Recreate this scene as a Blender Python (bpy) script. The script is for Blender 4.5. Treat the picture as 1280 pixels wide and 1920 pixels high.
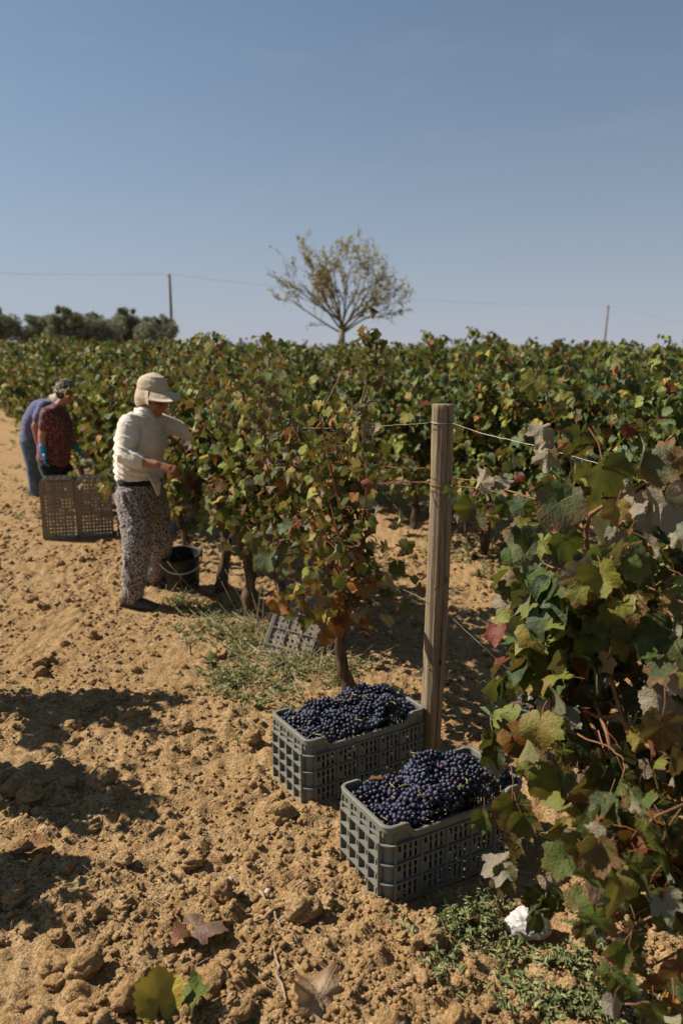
import bpy, bmesh, math, random
import numpy as np
from mathutils import Vector, Matrix, Quaternion

sc = bpy.context.scene
for o in list(bpy.data.objects):
    bpy.data.objects.remove(o, do_unlink=True)
COL = sc.collection
D = bpy.data

# ------------------------------------------------------------------ camera, sky, sun, exposure
FPX, CAMH, HOR = 1493.0, 1.75, 660.0
PITCH = math.atan((960 - HOR) / FPX)
cam_d = D.cameras.new('camera')
cam_d.lens = 28.0
cam_d.sensor_width = 36.0
cam_d.sensor_fit = 'AUTO'
cam_d.clip_start = 0.05
cam_d.clip_end = 6000
cam_d.dof.use_dof = True
cam_d.dof.focus_distance = 2.85
cam_d.dof.aperture_fstop = 2.7
cam = D.objects.new('camera', cam_d)
COL.objects.link(cam)
cam.location = (0, 0, CAMH)
cam.rotation_euler = (math.pi / 2 - PITCH, 0, 0)
sc.camera = cam

SUN_EL = math.radians(43)
SUN_DIR = Vector((-0.968, 0.25, 0)).normalized()          # horizontal direction towards the sun
world = D.worlds.new('World')
sc.world = world
world.use_nodes = True
wn = world.node_tree
wn.nodes.clear()
w_out = wn.nodes.new('ShaderNodeOutputWorld')
w_bg = wn.nodes.new('ShaderNodeBackground')
w_sky = wn.nodes.new('ShaderNodeTexSky')
w_sky.sky_type = 'NISHITA'
w_sky.sun_disc = False
w_sky.sun_elevation = SUN_EL
w_sky.sun_rotation = math.atan2(SUN_DIR.x, SUN_DIR.y)
w_sky.altitude = 100
w_sky.air_density = 1.0
w_sky.dust_density = 0.25
w_sky.ozone_density = 3.0
W_STR = 0.058
w_tc = wn.nodes.new('ShaderNodeTexCoord')
w_map = wn.nodes.new('ShaderNodeVectorMath')          # keeps the lookup a little above the yellow band at the horizon
w_map.operation = 'MULTIPLY_ADD'
w_map.inputs[1].default_value = (1, 1, 0.9)
w_map.inputs[2].default_value = (0, 0, 0.11)
w_nrm = wn.nodes.new('ShaderNodeVectorMath')
w_nrm.operation = 'NORMALIZE'
w_hs = wn.nodes.new('ShaderNodeHueSaturation')
w_hs.inputs['Saturation'].default_value = 0.92
w_hs.inputs['Hue'].default_value = 0.487
w_sep = wn.nodes.new('ShaderNodeSeparateXYZ')
w_mr = wn.nodes.new('ShaderNodeMath'); w_mr.operation = 'MULTIPLY'; w_mr.inputs[1].default_value = -6.5
w_ab = wn.nodes.new('ShaderNodeMath'); w_ab.operation = 'ABSOLUTE'
w_ex = wn.nodes.new('ShaderNodeMath'); w_ex.operation = 'EXPONENT'
w_mx = wn.nodes.new('ShaderNodeMix'); w_mx.data_type = 'RGBA'
HAZE = (.288, .298, .334)
w_mx.inputs[7].default_value = (HAZE[0] / W_STR, HAZE[1] / W_STR, HAZE[2] / W_STR, 1)
w_bg.inputs['Strength'].default_value = W_STR
wl = wn.links.new
wl(w_tc.outputs['Generated'], w_map.inputs[0]); wl(w_map.outputs[0], w_nrm.inputs[0]); wl(w_nrm.outputs[0], w_sky.inputs[0])
wl(w_tc.outputs['Generated'], w_sep.inputs[0]); wl(w_sep.outputs[2], w_ab.inputs[0]); wl(w_ab.outputs[0], w_mr.inputs[0]); wl(w_mr.outputs[0], w_ex.inputs[0])
wl(w_sky.outputs[0], w_hs.inputs['Color']); wl(w_hs.outputs[0], w_mx.inputs[6]); wl(w_ex.outputs[0], w_mx.inputs[0])
# a trace of high thin cloud
w_cm = wn.nodes.new('ShaderNodeMapping'); w_cm.inputs['Scale'].default_value = (2.2, 2.2, 9.0); w_cm.inputs['Rotation'].default_value = (.25, .2, 0)
w_cn = wn.nodes.new('ShaderNodeTexNoise'); w_cn.inputs['Scale'].default_value = 2.0; w_cn.inputs['Detail'].default_value = 5; w_cn.inputs['Roughness'].default_value = .6
w_cr = wn.nodes.new('ShaderNodeMapRange'); w_cr.interpolation_type = 'SMOOTHSTEP'
for _i, _v in zip((1, 2, 3, 4), (.5, .9, 0.0, .2)): w_cr.inputs[_i].default_value = _v
w_cx = wn.nodes.new('ShaderNodeMix'); w_cx.data_type = 'RGBA'
w_cx.inputs[7].default_value = (.30 / W_STR, .32 / W_STR, .36 / W_STR, 1)
wl(w_tc.outputs['Generated'], w_cm.inputs[0]); wl(w_cm.outputs[0], w_cn.inputs['Vector']); wl(w_cn.outputs['Fac'], w_cr.inputs[0]); wl(w_cr.outputs[0], w_cx.inputs[0])
wl(w_mx.outputs[2], w_cx.inputs[6]); wl(w_cx.outputs[2], w_bg.inputs['Color'])
wn.links.new(w_bg.outputs[0], w_out.inputs['Surface'])

sun_d = D.lights.new('sun', 'SUN')
sun_d.energy = 5.0
sun_d.angle = math.radians(0.5)
sun_d.color = (1.0, 0.93, 0.82)
sun = D.objects.new('sun', sun_d)
COL.objects.link(sun)
sv = Vector((SUN_DIR.x * math.cos(SUN_EL), SUN_DIR.y * math.cos(SUN_EL), math.sin(SUN_EL)))
sun.rotation_euler = sv.to_track_quat('Z', 'Y').to_euler()
sun.location = (-20, 4, 20)

sc.view_settings.view_transform = 'Standard'
sc.view_settings.look = 'None'
sc.view_settings.gamma = 1.0
sc.view_settings.use_curve_mapping = False
sc.view_settings.exposure = 0.62
sc.render.engine = 'CYCLES'
sc.cycles.max_bounces = 5
sc.cycles.diffuse_bounces = 2
sc.cycles.transmission_bounces = 3
sc.cycles.transparent_max_bounces = 4
sc.cycles.caustics_reflective = False
sc.cycles.caustics_refractive = False

# ------------------------------------------------------------------ helpers
CP, SP = math.cos(PITCH), math.sin(PITCH)


def at(px, py, Y):
    """point of the place seen at a photograph pixel, at a given distance ahead of the camera"""
    v = py - 960
    t = Y / (FPX * CP - v * SP)
    return Vector(((px - 640) * t, Y, CAMH - (v * CP + FPX * SP) * t))


def on_ground(px, py, z=0.0):
    v = py - 960
    t = (CAMH - z) / (v * CP + FPX * SP)
    return Vector(((px - 640) * t, (FPX * CP - v * SP) * t, z))


def mesh_of(name, V, F, mats=(), smooth=True, midx=None, vcol=None, uv=None):
    """F: one (m,k) array or a list of such arrays"""
    V = np.asarray(V, dtype=np.float32).reshape(-1, 3)
    Fs = F if isinstance(F, list) else [F]
    Fs = [np.asarray(f, dtype=np.int32) for f in Fs if len(f)]
    me = D.meshes.new(name)
    me.vertices.add(len(V))
    me.vertices.foreach_set('co', V.ravel())
    lv = np.concatenate([f.ravel() for f in Fs])
    tot = np.concatenate([np.full(len(f), f.shape[1], np.int32) for f in Fs])
    st = np.concatenate([[0], np.cumsum(tot)[:-1]]).astype(np.int32)
    me.loops.add(len(lv))
    me.loops.foreach_set('vertex_index', lv)
    me.polygons.add(len(tot))
    me.polygons.foreach_set('loop_start', st)
    me.polygons.foreach_set('loop_total', tot)
    if midx is not None:
        me.polygons.foreach_set('material_index', np.asarray(midx, np.int32))
    me.polygons.foreach_set('use_smooth', np.full(len(tot), bool(smooth)))
    me.update(calc_edges=True)
    if vcol is not None:
        a = me.color_attributes.new('Col', 'FLOAT_COLOR', 'POINT')
        c = np.ones((len(V), 4), np.float32)
        c[:, :3] = vcol
        a.data.foreach_set('color', c.ravel())
    if uv is not None:
        u = me.uv_layers.new(name='UVMap')
        u.data.foreach_set('uv', np.asarray(uv, np.float32)[lv].ravel())
    for m in mats:
        me.materials.append(m)
    return me


def link(name, me, parent=None, loc=None, mat=None):
    o = D.objects.new(name, me)
    COL.objects.link(o)
    if parent is not None:
        o.parent = parent
    if mat is not None:
        o.matrix_local = mat
    elif loc is not None:
        o.location = loc
    return o


def tag(o, label=None, cat=None, group=None, kind=None):
    if label: o['label'] = label
    if cat: o['category'] = cat
    if group: o['group'] = group
    if kind: o['kind'] = kind
    return o


def empty(name, loc=(0, 0, 0), rz=0.0):
    o = D.objects.new(name, None)
    o.empty_display_size = 0.1
    COL.objects.link(o)
    o.location = loc
    o.rotation_euler = (0, 0, rz)
    return o


class MB:
    """collects shapes as arrays and links them as one mesh object"""
    def __init__(self):
        self.V, self.F4, self.F3, self.n = [], [], [], 0

    def add(self, V, F):
        V = np.asarray(V, float)
        F = np.asarray(F, int)
        self.V.append(V)
        (self.F4 if F.shape[1] == 4 else self.F3).append(F + self.n)
        self.n += len(V)

    def add2(self, V, F4, F3):
        V = np.asarray(V, float)
        self.V.append(V)
        if len(F4): self.F4.append(np.asarray(F4, int) + self.n)
        if len(F3): self.F3.append(np.asarray(F3, int) + self.n)
        self.n += len(V)

    def box(self, a, b):
        x0, y0, z0 = a
        x1, y1, z1 = b
        V = [(x0, y0, z0), (x1, y0, z0), (x1, y1, z0), (x0, y1, z0), (x0, y0, z1), (x1, y0, z1), (x1, y1, z1), (x0, y1, z1)]
        self.add(V, [(0, 3, 2, 1), (4, 5, 6, 7), (0, 1, 5, 4), (1, 2, 6, 5), (2, 3, 7, 6), (3, 0, 4, 7)])

    def tube(self, pts, rad, n=8, cap=True):
        V, F4, F3 = tube(pts, rad, n, cap)
        self.add2(V, F4, F3)

    def mesh(self, name, mats=(), smooth=True, **k):
        V = np.concatenate(self.V)
        F = []
        if self.F4: F.append(np.concatenate(self.F4))
        if self.F3: F.append(np.concatenate(self.F3))
        return mesh_of(name, V, F, mats, smooth, **k)

    def build(self, name, mat, parent=None, smooth=True, loc=None):
        return link(name, self.mesh(name, [mat], smooth), parent, loc)


def tube(pts, rad, n=8, cap=True, A=None, round_ends=False):
    """tube along pts; rad: list of r or (ra, rb); A: direction of the first radius"""
    P = np.array([list(p) for p in pts], float)
    R = np.array([(r, r) if np.isscalar(r) else r for r in rad], float)
    if round_ends:
        t0 = P[0] - P[1]; t0 /= np.linalg.norm(t0) + 1e-9
        t1 = P[-1] - P[-2]; t1 /= np.linalg.norm(t1) + 1e-9
        r0, r1 = R[0].min(), R[-1].min()
        P = np.vstack([P[0] + t0 * r0, P[0] + t0 * r0 * .75, P, P[-1] + t1 * r1 * .75, P[-1] + t1 * r1])
        R = np.vstack([R[0] * .12, R[0] * .66, R, R[-1] * .66, R[-1] * .12])
    m = len(P)
    T = np.gradient(P, axis=0)
    T /= np.linalg.norm(T, axis=1)[:, None] + 1e-12
    if A is None:
        A0 = np.array([0, 0, 1.0]) if abs(T[0][2]) < .9 else np.array([1.0, 0, 0])
    else:
        A0 = np.array(list(A), float)
    V = np.zeros((m, n, 3))
    ang = np.linspace(0, 2 * np.pi, n, endpoint=False)
    a = A0
    for i in range(m):
        a = (A0 if A is not None else a)
        a = a - T[i] * np.dot(a, T[i])
        a = a / (np.linalg.norm(a) + 1e-12)
        b = np.cross(T[i], a)
        V[i] = P[i] + np.cos(ang)[:, None] * a * R[i, 0] + np.sin(ang)[:, None] * b * R[i, 1]
    i = np.arange(m - 1)[:, None]
    j = np.arange(n)[None, :]
    k = (j + 1) % n
    F4 = np.stack([i * n + j, i * n + k, (i + 1) * n + k, (i + 1) * n + j], -1).reshape(-1, 4)
    V = V.reshape(-1, 3)
    F3 = []
    if cap:
        c0, c1 = len(V), len(V) + 1
        V = np.vstack([V, P[0], P[-1]])
        for q in range(n):
            F3.append((c0, (q + 1) % n, q))
            F3.append((c1, (m - 1) * n + q, (m - 1) * n + (q + 1) % n))
    return V, F4, np.array(F3, int).reshape(-1, 3)


def h2(ix, iy, seed):
    ix = ix.astype(np.int64); iy = iy.astype(np.int64)
    h = (ix * 374761393 + iy * 668265263 + seed * 1274126177) & 0xFFFFFFFF
    h = ((h ^ (h >> 13)) * 1103515245 + 12345) & 0xFFFFFFFF
    h = ((h ^ (h >> 16)) * 2246822519) & 0xFFFFFFFF
    h = h ^ (h >> 15)
    return (h & 0xFFFFFF) / float(0x1000000)


def vnoise(x, y, seed=0):
    x = np.asarray(x, float); y = np.asarray(y, float)
    ix, iy = np.floor(x), np.floor(y)
    fx, fy = x - ix, y - iy
    fx = fx * fx * (3 - 2 * fx); fy = fy * fy * (3 - 2 * fy)
    a, b = h2(ix, iy, seed), h2(ix + 1, iy, seed)
    c, d = h2(ix, iy + 1, seed), h2(ix + 1, iy + 1, seed)
    return (a * (1 - fx) + b * fx) * (1 - fy) + (c * (1 - fx) + d * fx) * fy


def fbm(x, y, seed=0, o=4):
    s, a, t = 0, 1.0, 0
    for i in range(o):
        s = s + a * vnoise(x * 2 ** i, y * 2 ** i, seed + i * 17)
        t += a
        a *= .5
    return s / t


def domes(x, y, cell, seed, rmin=.25, rmax=.62):
    """rounded clods on a jittered lattice: height 0..1 (in cells)"""
    x = np.asarray(x, float) / cell; y = np.asarray(y, float) / cell
    ix, iy = np.floor(x), np.floor(y)
    best = np.zeros_like(x)
    for dx in (-1, 0, 1):
        for dy in (-1, 0, 1):
            cx, cy = ix + dx, iy + dy
            jx = cx + h2(cx, cy, seed); jy = cy + h2(cx, cy, seed + 1)
            r = rmin + (rmax - rmin) * h2(cx, cy, seed + 2) ** 1.5
            d2 = ((x - jx) ** 2 + (y - jy) ** 2) / (r * r)
            best = np.maximum(best, r * np.sqrt(np.clip(1 - d2, 0, 1)))
    return best


def noise3(P, s, seed):
    """cheap 3-D noise from three planes"""
    P = np.asarray(P) * s
    return (vnoise(P[:, 0] + 7.3 * P[:, 2] * .37, P[:, 1] + P[:, 2] * .61, seed) + vnoise(P[:, 1] + 11, P[:, 2] + P[:, 0] * .43, seed + 5) + vnoise(P[:, 2] + 3, P[:, 0] + P[:, 1] * .52, seed + 9)) / 3


# row geometry: the vine rows run away to the left
ROWA = math.radians(26.8)
RV = Vector((-math.sin(ROWA), math.cos(ROWA), 0))
NV = Vector((math.cos(ROWA), math.sin(ROWA), 0))
POST = Vector((0.378, 3.179, 0))
SPACING = 2.41


def rowpos(k, s):
    return POST + RV * s + NV * (SPACING * k)


FLAT = []          # (x, y, radius, z) places kept level


def ground_h(x, y, fine=True):
    x = np.asarray(x, float); y = np.asarray(y, float)
    r = np.hypot(x, y)
    t = np.clip((y - 12) / 30, 0, 1)
    rise = (0.20 - 0.012 * x) * t * t * (3 - 2 * t)
    rise = np.clip(rise, 0, 1.1)
    dn = np.clip((y - 50) / 120, 0, 1)
    h = rise * (1 - dn) - 4.0 * dn * dn
    if fine:
        wx = x + .03 * (vnoise(x * 18, y * 18, 3) - .5); wy = y + .03 * (vnoise(x * 18, y * 18, 4) - .5)
        f = np.clip(1.6 - r / 22, 0, 1)
        lum = (fbm(x * 1.1, y * 1.1, 21, 3) - .5) * .06
        patch = np.clip(fbm(x * .9, y * .9, 33, 2) * 2.2 - .55, .25, 1)
        c1 = domes(wx, wy, .17, 41, .12, .5) * .17 * .30 * patch
        c2 = domes(wx, wy, .075, 51, .2, .58) * .075 * .55
        c3 = domes(wx, wy, .034, 61, .25, .62) * .034 * .7
        c4 = domes(wx, wy, .016, 71, .25, .62) * .016 * .7
        h = h + f * (lum + c1 + c2 * (.5 + .5 * patch) + c3 + c4 + (fbm(x * 30, y * 30, 81, 2) - .5) * .008)
        for (fx, fy, fr, fz) in FLAT:
            d = np.hypot(x - fx, y - fy)
            k = np.clip((d - fr * .7) / (fr * .45), 0, 1)
            k = k * k * (3 - 2 * k)
            h = h * k + (fz + (h - fz) * .25) * (1 - k)
    return h


def gz(x, y):
    return float(ground_h(np.array([x]), np.array([y]))[0])


# ------------------------------------------------------------------ materials
def mat_new(name):
    m = D.materials.new(name)
    m.use_nodes = True
    nt = m.node_tree
    nt.nodes.clear()
    out = nt.nodes.new('ShaderNodeOutputMaterial')
    return m, nt, out


class NT:
    def __init__(self, nt): self.nt = nt

    def n(self, t, **k):
        x = self.nt.nodes.new(t)
        for a, b in k.items(): setattr(x, a, b)
        return x

    def put(self, sock, v):
        if hasattr(v, 'is_output') or hasattr(v, 'links'):
            self.nt.links.new(v, sock)
        else:
            if sock.type == 'RGBA' and len(v) == 3: v = (*v, 1)
            sock.default_value = v

    def math(self, op, a, b=None, c=None, clamp=False):
        x = self.n('ShaderNodeMath', operation=op, use_clamp=clamp)
        self.put(x.inputs[0], a)
        if b is not None: self.put(x.inputs[1], b)
        if c is not None: self.put(x.inputs[2], c)
        return x.outputs[0]

    def mix(self, f, a, b, blend='MIX'):
        x = self.n('ShaderNodeMix', data_type='RGBA', blend_type=blend)
        self.put(x.inputs[0], f); self.put(x.inputs[6], a); self.put(x.inputs[7], b)
        return x.outputs[2]

    def noise(self, vec, scale, detail=3, rough=.55, dist=0):
        x = self.n('ShaderNodeTexNoise')
        if vec is not None: self.put(x.inputs['Vector'], vec)
        x.inputs['Scale'].default_value = scale
        x.inputs['Detail'].default_value = detail
        x.inputs['Roughness'].default_value = rough
        x.inputs['Distortion'].default_value = dist
        return x.outputs['Fac']

    def voro(self, vec, scale, feature='F1', out='Distance', rnd=1.0):
        x = self.n('ShaderNodeTexVoronoi', feature=feature)
        if vec is not None: self.put(x.inputs['Vector'], vec)
        x.inputs['Scale'].default_value = scale
        x.inputs['Randomness'].default_value = rnd
        return x.outputs[out]

    def ramp(self, f, lo, hi, a=0.0, b=1.0):
        x = self.n('ShaderNodeMapRange', interpolation_type='SMOOTHSTEP')
        self.put(x.inputs[0], f)
        for i, v in zip((1, 2, 3, 4), (lo, hi, a, b)): x.inputs[i].default_value = v
        return x.outputs[0]

    def coord(self, w='Object'):
        return self.n('ShaderNodeTexCoord').outputs[w]

    def scale(self, vec, s):
        x = self.n('ShaderNodeMapping')
        self.put(x.inputs['Vector'], vec)
        x.inputs['Scale'].default_value = s
        return x.outputs[0]

    def bump(self, h, strength, dist, normal=None):
        x = self.n('ShaderNodeBump')
        x.inputs['Strength'].default_value = strength
        x.inputs['Distance'].default_value = dist
        self.put(x.inputs['Height'], h)
        if normal is not None: self.put(x.inputs['Normal'], normal)
        return x.outputs[0]

    def pbsdf(self, col, rough=.8, normal=None, spec=.3, metal=0.0):
        x = self.n('ShaderNodeBsdfPrincipled')
        self.put(x.inputs['Base Color'], col)
        self.put(x.inputs['Roughness'], rough)
        x.inputs['Specular IOR Level'].default_value = spec
        x.inputs['Metallic'].default_value = metal
        if normal is not None: self.put(x.inputs['Normal'], normal)
        return x.outputs[0]


def simple_mat(name, c1, c2, scale=8, rough=.8, bump=.3, bdist=.01, spec=.3, stretch=(1, 1, 1), detail=4, metal=0.0, coord='Object'):
    m, nt, out = mat_new(name)
    g = NT(nt)
    v = g.scale(g.coord(coord), stretch)
    f = g.noise(v, scale, detail)
    col = g.mix(g.ramp(f, .3, .7), c1, c2)
    nor = g.bump(g.noise(v, scale * 3, detail), bump, bdist) if bump else None
    nt.links.new(g.pbsdf(col, rough, nor, spec, metal), out.inputs[0])
    return m


def soil_material(name, per_object=False):
    m, nt, out = mat_new(name)
    g = NT(nt)
    v = g.n('ShaderNodeNewGeometry').outputs['Position']
    a = g.noise(v, 1.1, 4)
    b = g.noise(v, 14, 5, .65)
    c = g.noise(v, 90, 4, .7)
    col = g.mix(g.ramp(a, .3, .7), (.352, .212, .090), (.435, .282, .134))
    col = g.mix(g.ramp(b, .35, .75), col, (.495, .345, .19))
    col = g.mix(g.ramp(c, .62, .35), col, (.225, .128, .052))
    if per_object:
        r = g.n('ShaderNodeObjectInfo').outputs['Random']
        col = g.mix(g.math('MULTIPLY', r, .45), col, (.36, .208, .085))
    n1 = g.bump(g.noise(v, 62, 5, .68), .7, .02)
    n2 = g.bump(g.voro(v, 150), .5, -.006, n1)
    n3 = g.bump(g.noise(v, 420, 3, .7), .5, .003, n2)
    nt.links.new(g.pbsdf(col, .95, n3, .1), out.inputs[0])
    return m


def leaf_material(name, mass=False, blot=(.10, .12, .04), und=(.26, .27, .15)):
    """vine leaf: tint from the object's own colour (single leaves) or from the Col attribute (joined foliage)"""
    m, nt, out = mat_new(name)
    g = NT(nt)
    if mass:
        tint = g.n('ShaderNodeAttribute', attribute_name='Col').outputs['Color']
        rnd = g.noise(g.n('ShaderNodeNewGeometry').outputs['Position'], 9, 1)
    else:
        oi = g.n('ShaderNodeObjectInfo')
        tint, rnd = oi.outputs['Color'], oi.outputs['Random']
    back = g.n('ShaderNodeNewGeometry').outputs['Backfacing']
    if mass:
        pos = g.n('ShaderNodeNewGeometry').outputs['Position']
        col = g.mix(g.ramp(g.noise(pos, 45, 2), .35, .7), tint, g.mix(.5, tint, blot))
        vein = None
        nor = g.bump(g.noise(pos, 60, 2), .5, .01)
    else:
        uv = g.coord('UV')
        sep = g.n('ShaderNodeSeparateXYZ')
        g.put(sep.inputs[0], uv)
        x, y = sep.outputs[0], sep.outputs[1]
        vein = None
        for al in (0, .92, -.92, 1.92, -1.92):
            ca, sa = math.cos(al), math.sin(al)
            d = g.math('ABSOLUTE', g.math('SUBTRACT', g.math('MULTIPLY', x, ca), g.math('MULTIPLY', y, sa)))
            along = g.math('ADD', g.math('MULTIPLY', x, sa), g.math('MULTIPLY', y, ca))
            # side veins leave the main one at an angle
            side = g.math('ABSOLUTE', g.math('SUBTRACT', g.math('FRACT', g.math('MULTIPLY', g.math('SUBTRACT', along, g.math('MULTIPLY', d, .9)), 6.5)), .5))
            k = g.math('MULTIPLY', g.ramp(d, .020, .006), g.ramp(along, 0, .02))
            k2 = g.math('MULTIPLY', g.math('MULTIPLY', g.ramp(side, .09, .03), g.ramp(d, .30, .16)), g.ramp(along, .03, .1))
            k = g.math('MAXIMUM', k, g.math('MULTIPLY', k2, .45))
            vein = k if vein is None else g.math('MAXIMUM', vein, k)
        oc = g.coord('Object')
        off = g.n('ShaderNodeVectorMath', operation='ADD')
        g.put(off.inputs[0], oc)
        comb = g.n('ShaderNodeCombineXYZ')
        g.put(comb.inputs[0], g.math('MULTIPLY', rnd, 31.0)); g.put(comb.inputs[1], g.math('MULTIPLY', rnd, 17.0))
        g.put(off.inputs[1], comb.outputs[0])
        pv = off.outputs[0]
        blot = g.noise(pv, 5, 4, .6)
        col = g.mix(g.ramp(blot, .35, .75), tint, g.mix(.55, tint, (.15, .14, .03)))
        ln = g.math('SQRT', g.math('ADD', g.math('MULTIPLY', x, x), g.math('MULTIPLY', y, y)))
        edge = g.ramp(g.math('ADD', ln, g.math('MULTIPLY', blot, .6)), .72, 1.0)
        dry = g.math('MULTIPLY', edge, g.ramp(rnd, .35, .9))
        col = g.mix(g.math('MULTIPLY', dry, .8), col, (.19, .085, .035))
        spots = g.ramp(g.noise(pv, 23, 2), .68, .76)
        col = g.mix(g.math('MULTIPLY', spots, g.ramp(rnd, .2, .8, 0, .7)), col, (.12, .055, .03))
        col = g.mix(g.math('MULTIPLY', vein, .5), col, g.mix(.5, tint, (.30, .28, .12)))
        hgt = g.math('SUBTRACT', g.math('ADD', g.noise(pv, 7, 3), g.math('MULTIPLY', g.voro(pv, 13), .5)), g.math('MULTIPLY', vein, .5))
        nor = g.bump(hgt, .55, .006)
    under = g.mix((.42 if mass else .52), col, und if mass else (.36, .33, .26))
    colf = g.mix(back, col, under)
    p = g.pbsdf(colf, g.math('ADD', .55, g.math('MULTIPLY', back, .3)), nor, .22)
    tr = g.n('ShaderNodeBsdfTranslucent')
    g.put(tr.inputs['Color'], g.mix(.5, col, (.16, .15, .02)))
    mx = g.n('ShaderNodeMixShader')
    mx.inputs[0].default_value = .28
    nt.links.new(p, mx.inputs[1]); nt.links.new(tr.outputs[0], mx.inputs[2])
    nt.links.new(mx.outputs[0], out.inputs[0])
    return m


M = {}
M['soil'] = soil_material('soil')
M['clod'] = soil_material('clod_soil', True)
M['stone'] = simple_mat('stone', (.42, .36, .28), (.55, .48, .38), 20, .85, .4, .005)
M['leaf'] = leaf_material('vine_leaf')
M['leaf_mass'] = leaf_material('vine_foliage', True)
M['olive'] = leaf_material('olive_foliage', True, (.30, .29, .21), (.40, .39, .32))
M['weed'] = leaf_material('weed_leaf', True, (.21, .22, .09), (.28, .28, .15))
M['petiole'] = simple_mat('petiole', (.22, .06, .035), (.26, .12, .05), 20, .55, 0)
M['cane'] = simple_mat('cane', (.17, .065, .03), (.24, .12, .055), 30, .65, .3, .002)
M['bark'] = simple_mat('vine_bark', (.05, .032, .02), (.15, .10, .065), 30, .95, 1.0, .012, .1, (1, 1, .22), 6)
M['treebark'] = simple_mat('tree_bark', (.10, .07, .04), (.17, .12, .07), 6, .95, .5, .03, .1)
M['palebark'] = simple_mat('pale_tree_bark', (.20, .14, .07), (.28, .20, .105), 6, .95, .5, .03, .1)
M['straw'] = simple_mat('straw', (.36, .27, .14), (.52, .42, .26), 10, .8, 0)
M['twig'] = simple_mat('twig', (.20, .13, .075), (.34, .25, .16), 30, .9, .4, .002, .15)
M['wire'] = simple_mat('galvanised_wire', (.25, .22, .18), (.36, .32, .26), 40, .5, 0, metal=.6)
M['rust'] = simple_mat('rusty_wire', (.16, .06, .03), (.27, .12, .06), 60, .8, 0)


def post_material():
    m, nt, out = mat_new('weathered_post')
    g = NT(nt)
    o = g.coord()
    v = g.scale(o, (26, 26, 1.1))
    f = g.noise(v, 2.2, 6, .65, .4)
    f2 = g.noise(g.scale(o, (60, 60, 2.0)), 3, 4, .7)
    col = g.mix(g.ramp(f, .3, .72), (.13, .090, .052), (.27, .205, .130))
    col = g.mix(g.ramp(f2, .45, .75), col, (.35, .285, .20))
    sep = g.n('ShaderNodeSeparateXYZ'); g.put(sep.inputs[0], o)
    low = g.ramp(g.math('ADD', sep.outputs[2], g.math('MULTIPLY', f, .35)), .62, .2)
    col = g.mix(g.math('MULTIPLY', low, .55), col, (.33, .22, .085))
    kn = g.voro(g.scale(o, (5, 5, 2.4)), 2.0)
    col = g.mix(g.ramp(kn, .13, .05), col, (.075, .045, .025))
    nor = g.bump(f2, .6, .004, g.bump(f, .5, .008))
    nt.links.new(g.pbsdf(col, .9, nor, .15), out.inputs[0])
    return m


def plastic(name, c, dirt=(.30, .22, .13), amount=.7):
    m, nt, out = mat_new(name)
    g = NT(nt)
    v = g.coord()
    f = g.noise(v, 9, 5, .65)
    f2 = g.noise(v, 60, 3, .6)
    col = g.mix(g.math('MULTIPLY', g.ramp(f, .48, .8), amount), c, dirt)
    col = g.mix(g.math('MULTIPLY', g.ramp(f2, .55, .75), .25), col, tuple(min(1, x * 1.5 + .03) for x in c))
    sep = g.n('ShaderNodeSeparateXYZ'); g.put(sep.inputs[0], v)
    low = g.ramp(g.math('ADD', sep.outputs[2], g.math('MULTIPLY', f, .10)), .13, .03)
    col = g.mix(g.math('MULTIPLY', low, .6), col, dirt)
    nt.links.new(g.pbsdf(col, g.ramp(f, .3, .7, .5, .72), g.bump(f2, .15, .002), .35), out.inputs[0])
    return m


M['post'] = post_material()
M['crate'] = plastic('grey_green_plastic', (.150, .148, .120))
M['crate_blue'] = plastic('blue_grey_plastic', (.13, .15, .17), amount=.3)
M['crate_far'] = plastic('pale_grey_plastic', (.15, .14, .115))
M['black_plastic'] = plastic('black_plastic', (.018, .017, .016), (.10, .07, .045), .5)
M['white_plastic'] = plastic('white_plastic', (.46, .43, .40), (.30, .22, .15), .6)
M['steel'] = simple_mat('handle_steel', (.55, .55, .55), (.68, .68, .68), 20, .4, 0, metal=.5)


def berry_material():
    m, nt, out = mat_new('grape_skin')
    g = NT(nt)
    oi = g.n('ShaderNodeObjectInfo')
    r = oi.outputs['Random']
    oc = g.n('ShaderNodeSeparateXYZ'); g.put(oc.inputs[0], oi.outputs['Color'])
    pos = g.n('ShaderNodeNewGeometry').outputs['Position']
    f = g.noise(pos, 95, 3, .6)
    big = g.noise(pos, 11, 2)
    col = g.mix(r, (.006, .006, .012), (.014, .012, .028))
    col = g.mix(g.ramp(r, .93, .97), col, (.075, .008, .018))
    bloom = g.math('MULTIPLY', g.math('ADD', g.ramp(f, .38, .66), g.ramp(big, .42, .62)), g.ramp(g.math('FRACT', g.math('MULTIPLY', r, 7.0)), .0, .9, .15, .5))
    bloom = g.math('MULTIPLY', bloom, oc.outputs[0], clamp=True)
    col = g.mix(bloom, col, (.088, .10, .16))
    nt.links.new(g.pbsdf(col, g.ramp(bloom, 0, .8, .36, .72), None, .38), out.inputs[0])
    return m


M['berry'] = berry_material()
M['berry_deep'] = simple_mat('grape_skin_deep', (.008, .008, .016), (.03, .035, .07), 60, .5, 0)
M['grape_stem'] = simple_mat('grape_stem', (.20, .19, .06), (.26, .17, .07), 30, .7, 0)

PAL = dict(
    green=(.072, .118, .020), dark=(.026, .052, .013), grey=(.100, .135, .065), lime=(.225, .240, .032),
    yellow=(.33, .255, .045), orange=(.36, .125, .02), red=(.20, .028, .018), brown=(.15, .075, .035), tan=(.30, .20, .115), pink=(.30, .15, .12), crimson=(.26, .012, .014))


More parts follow.
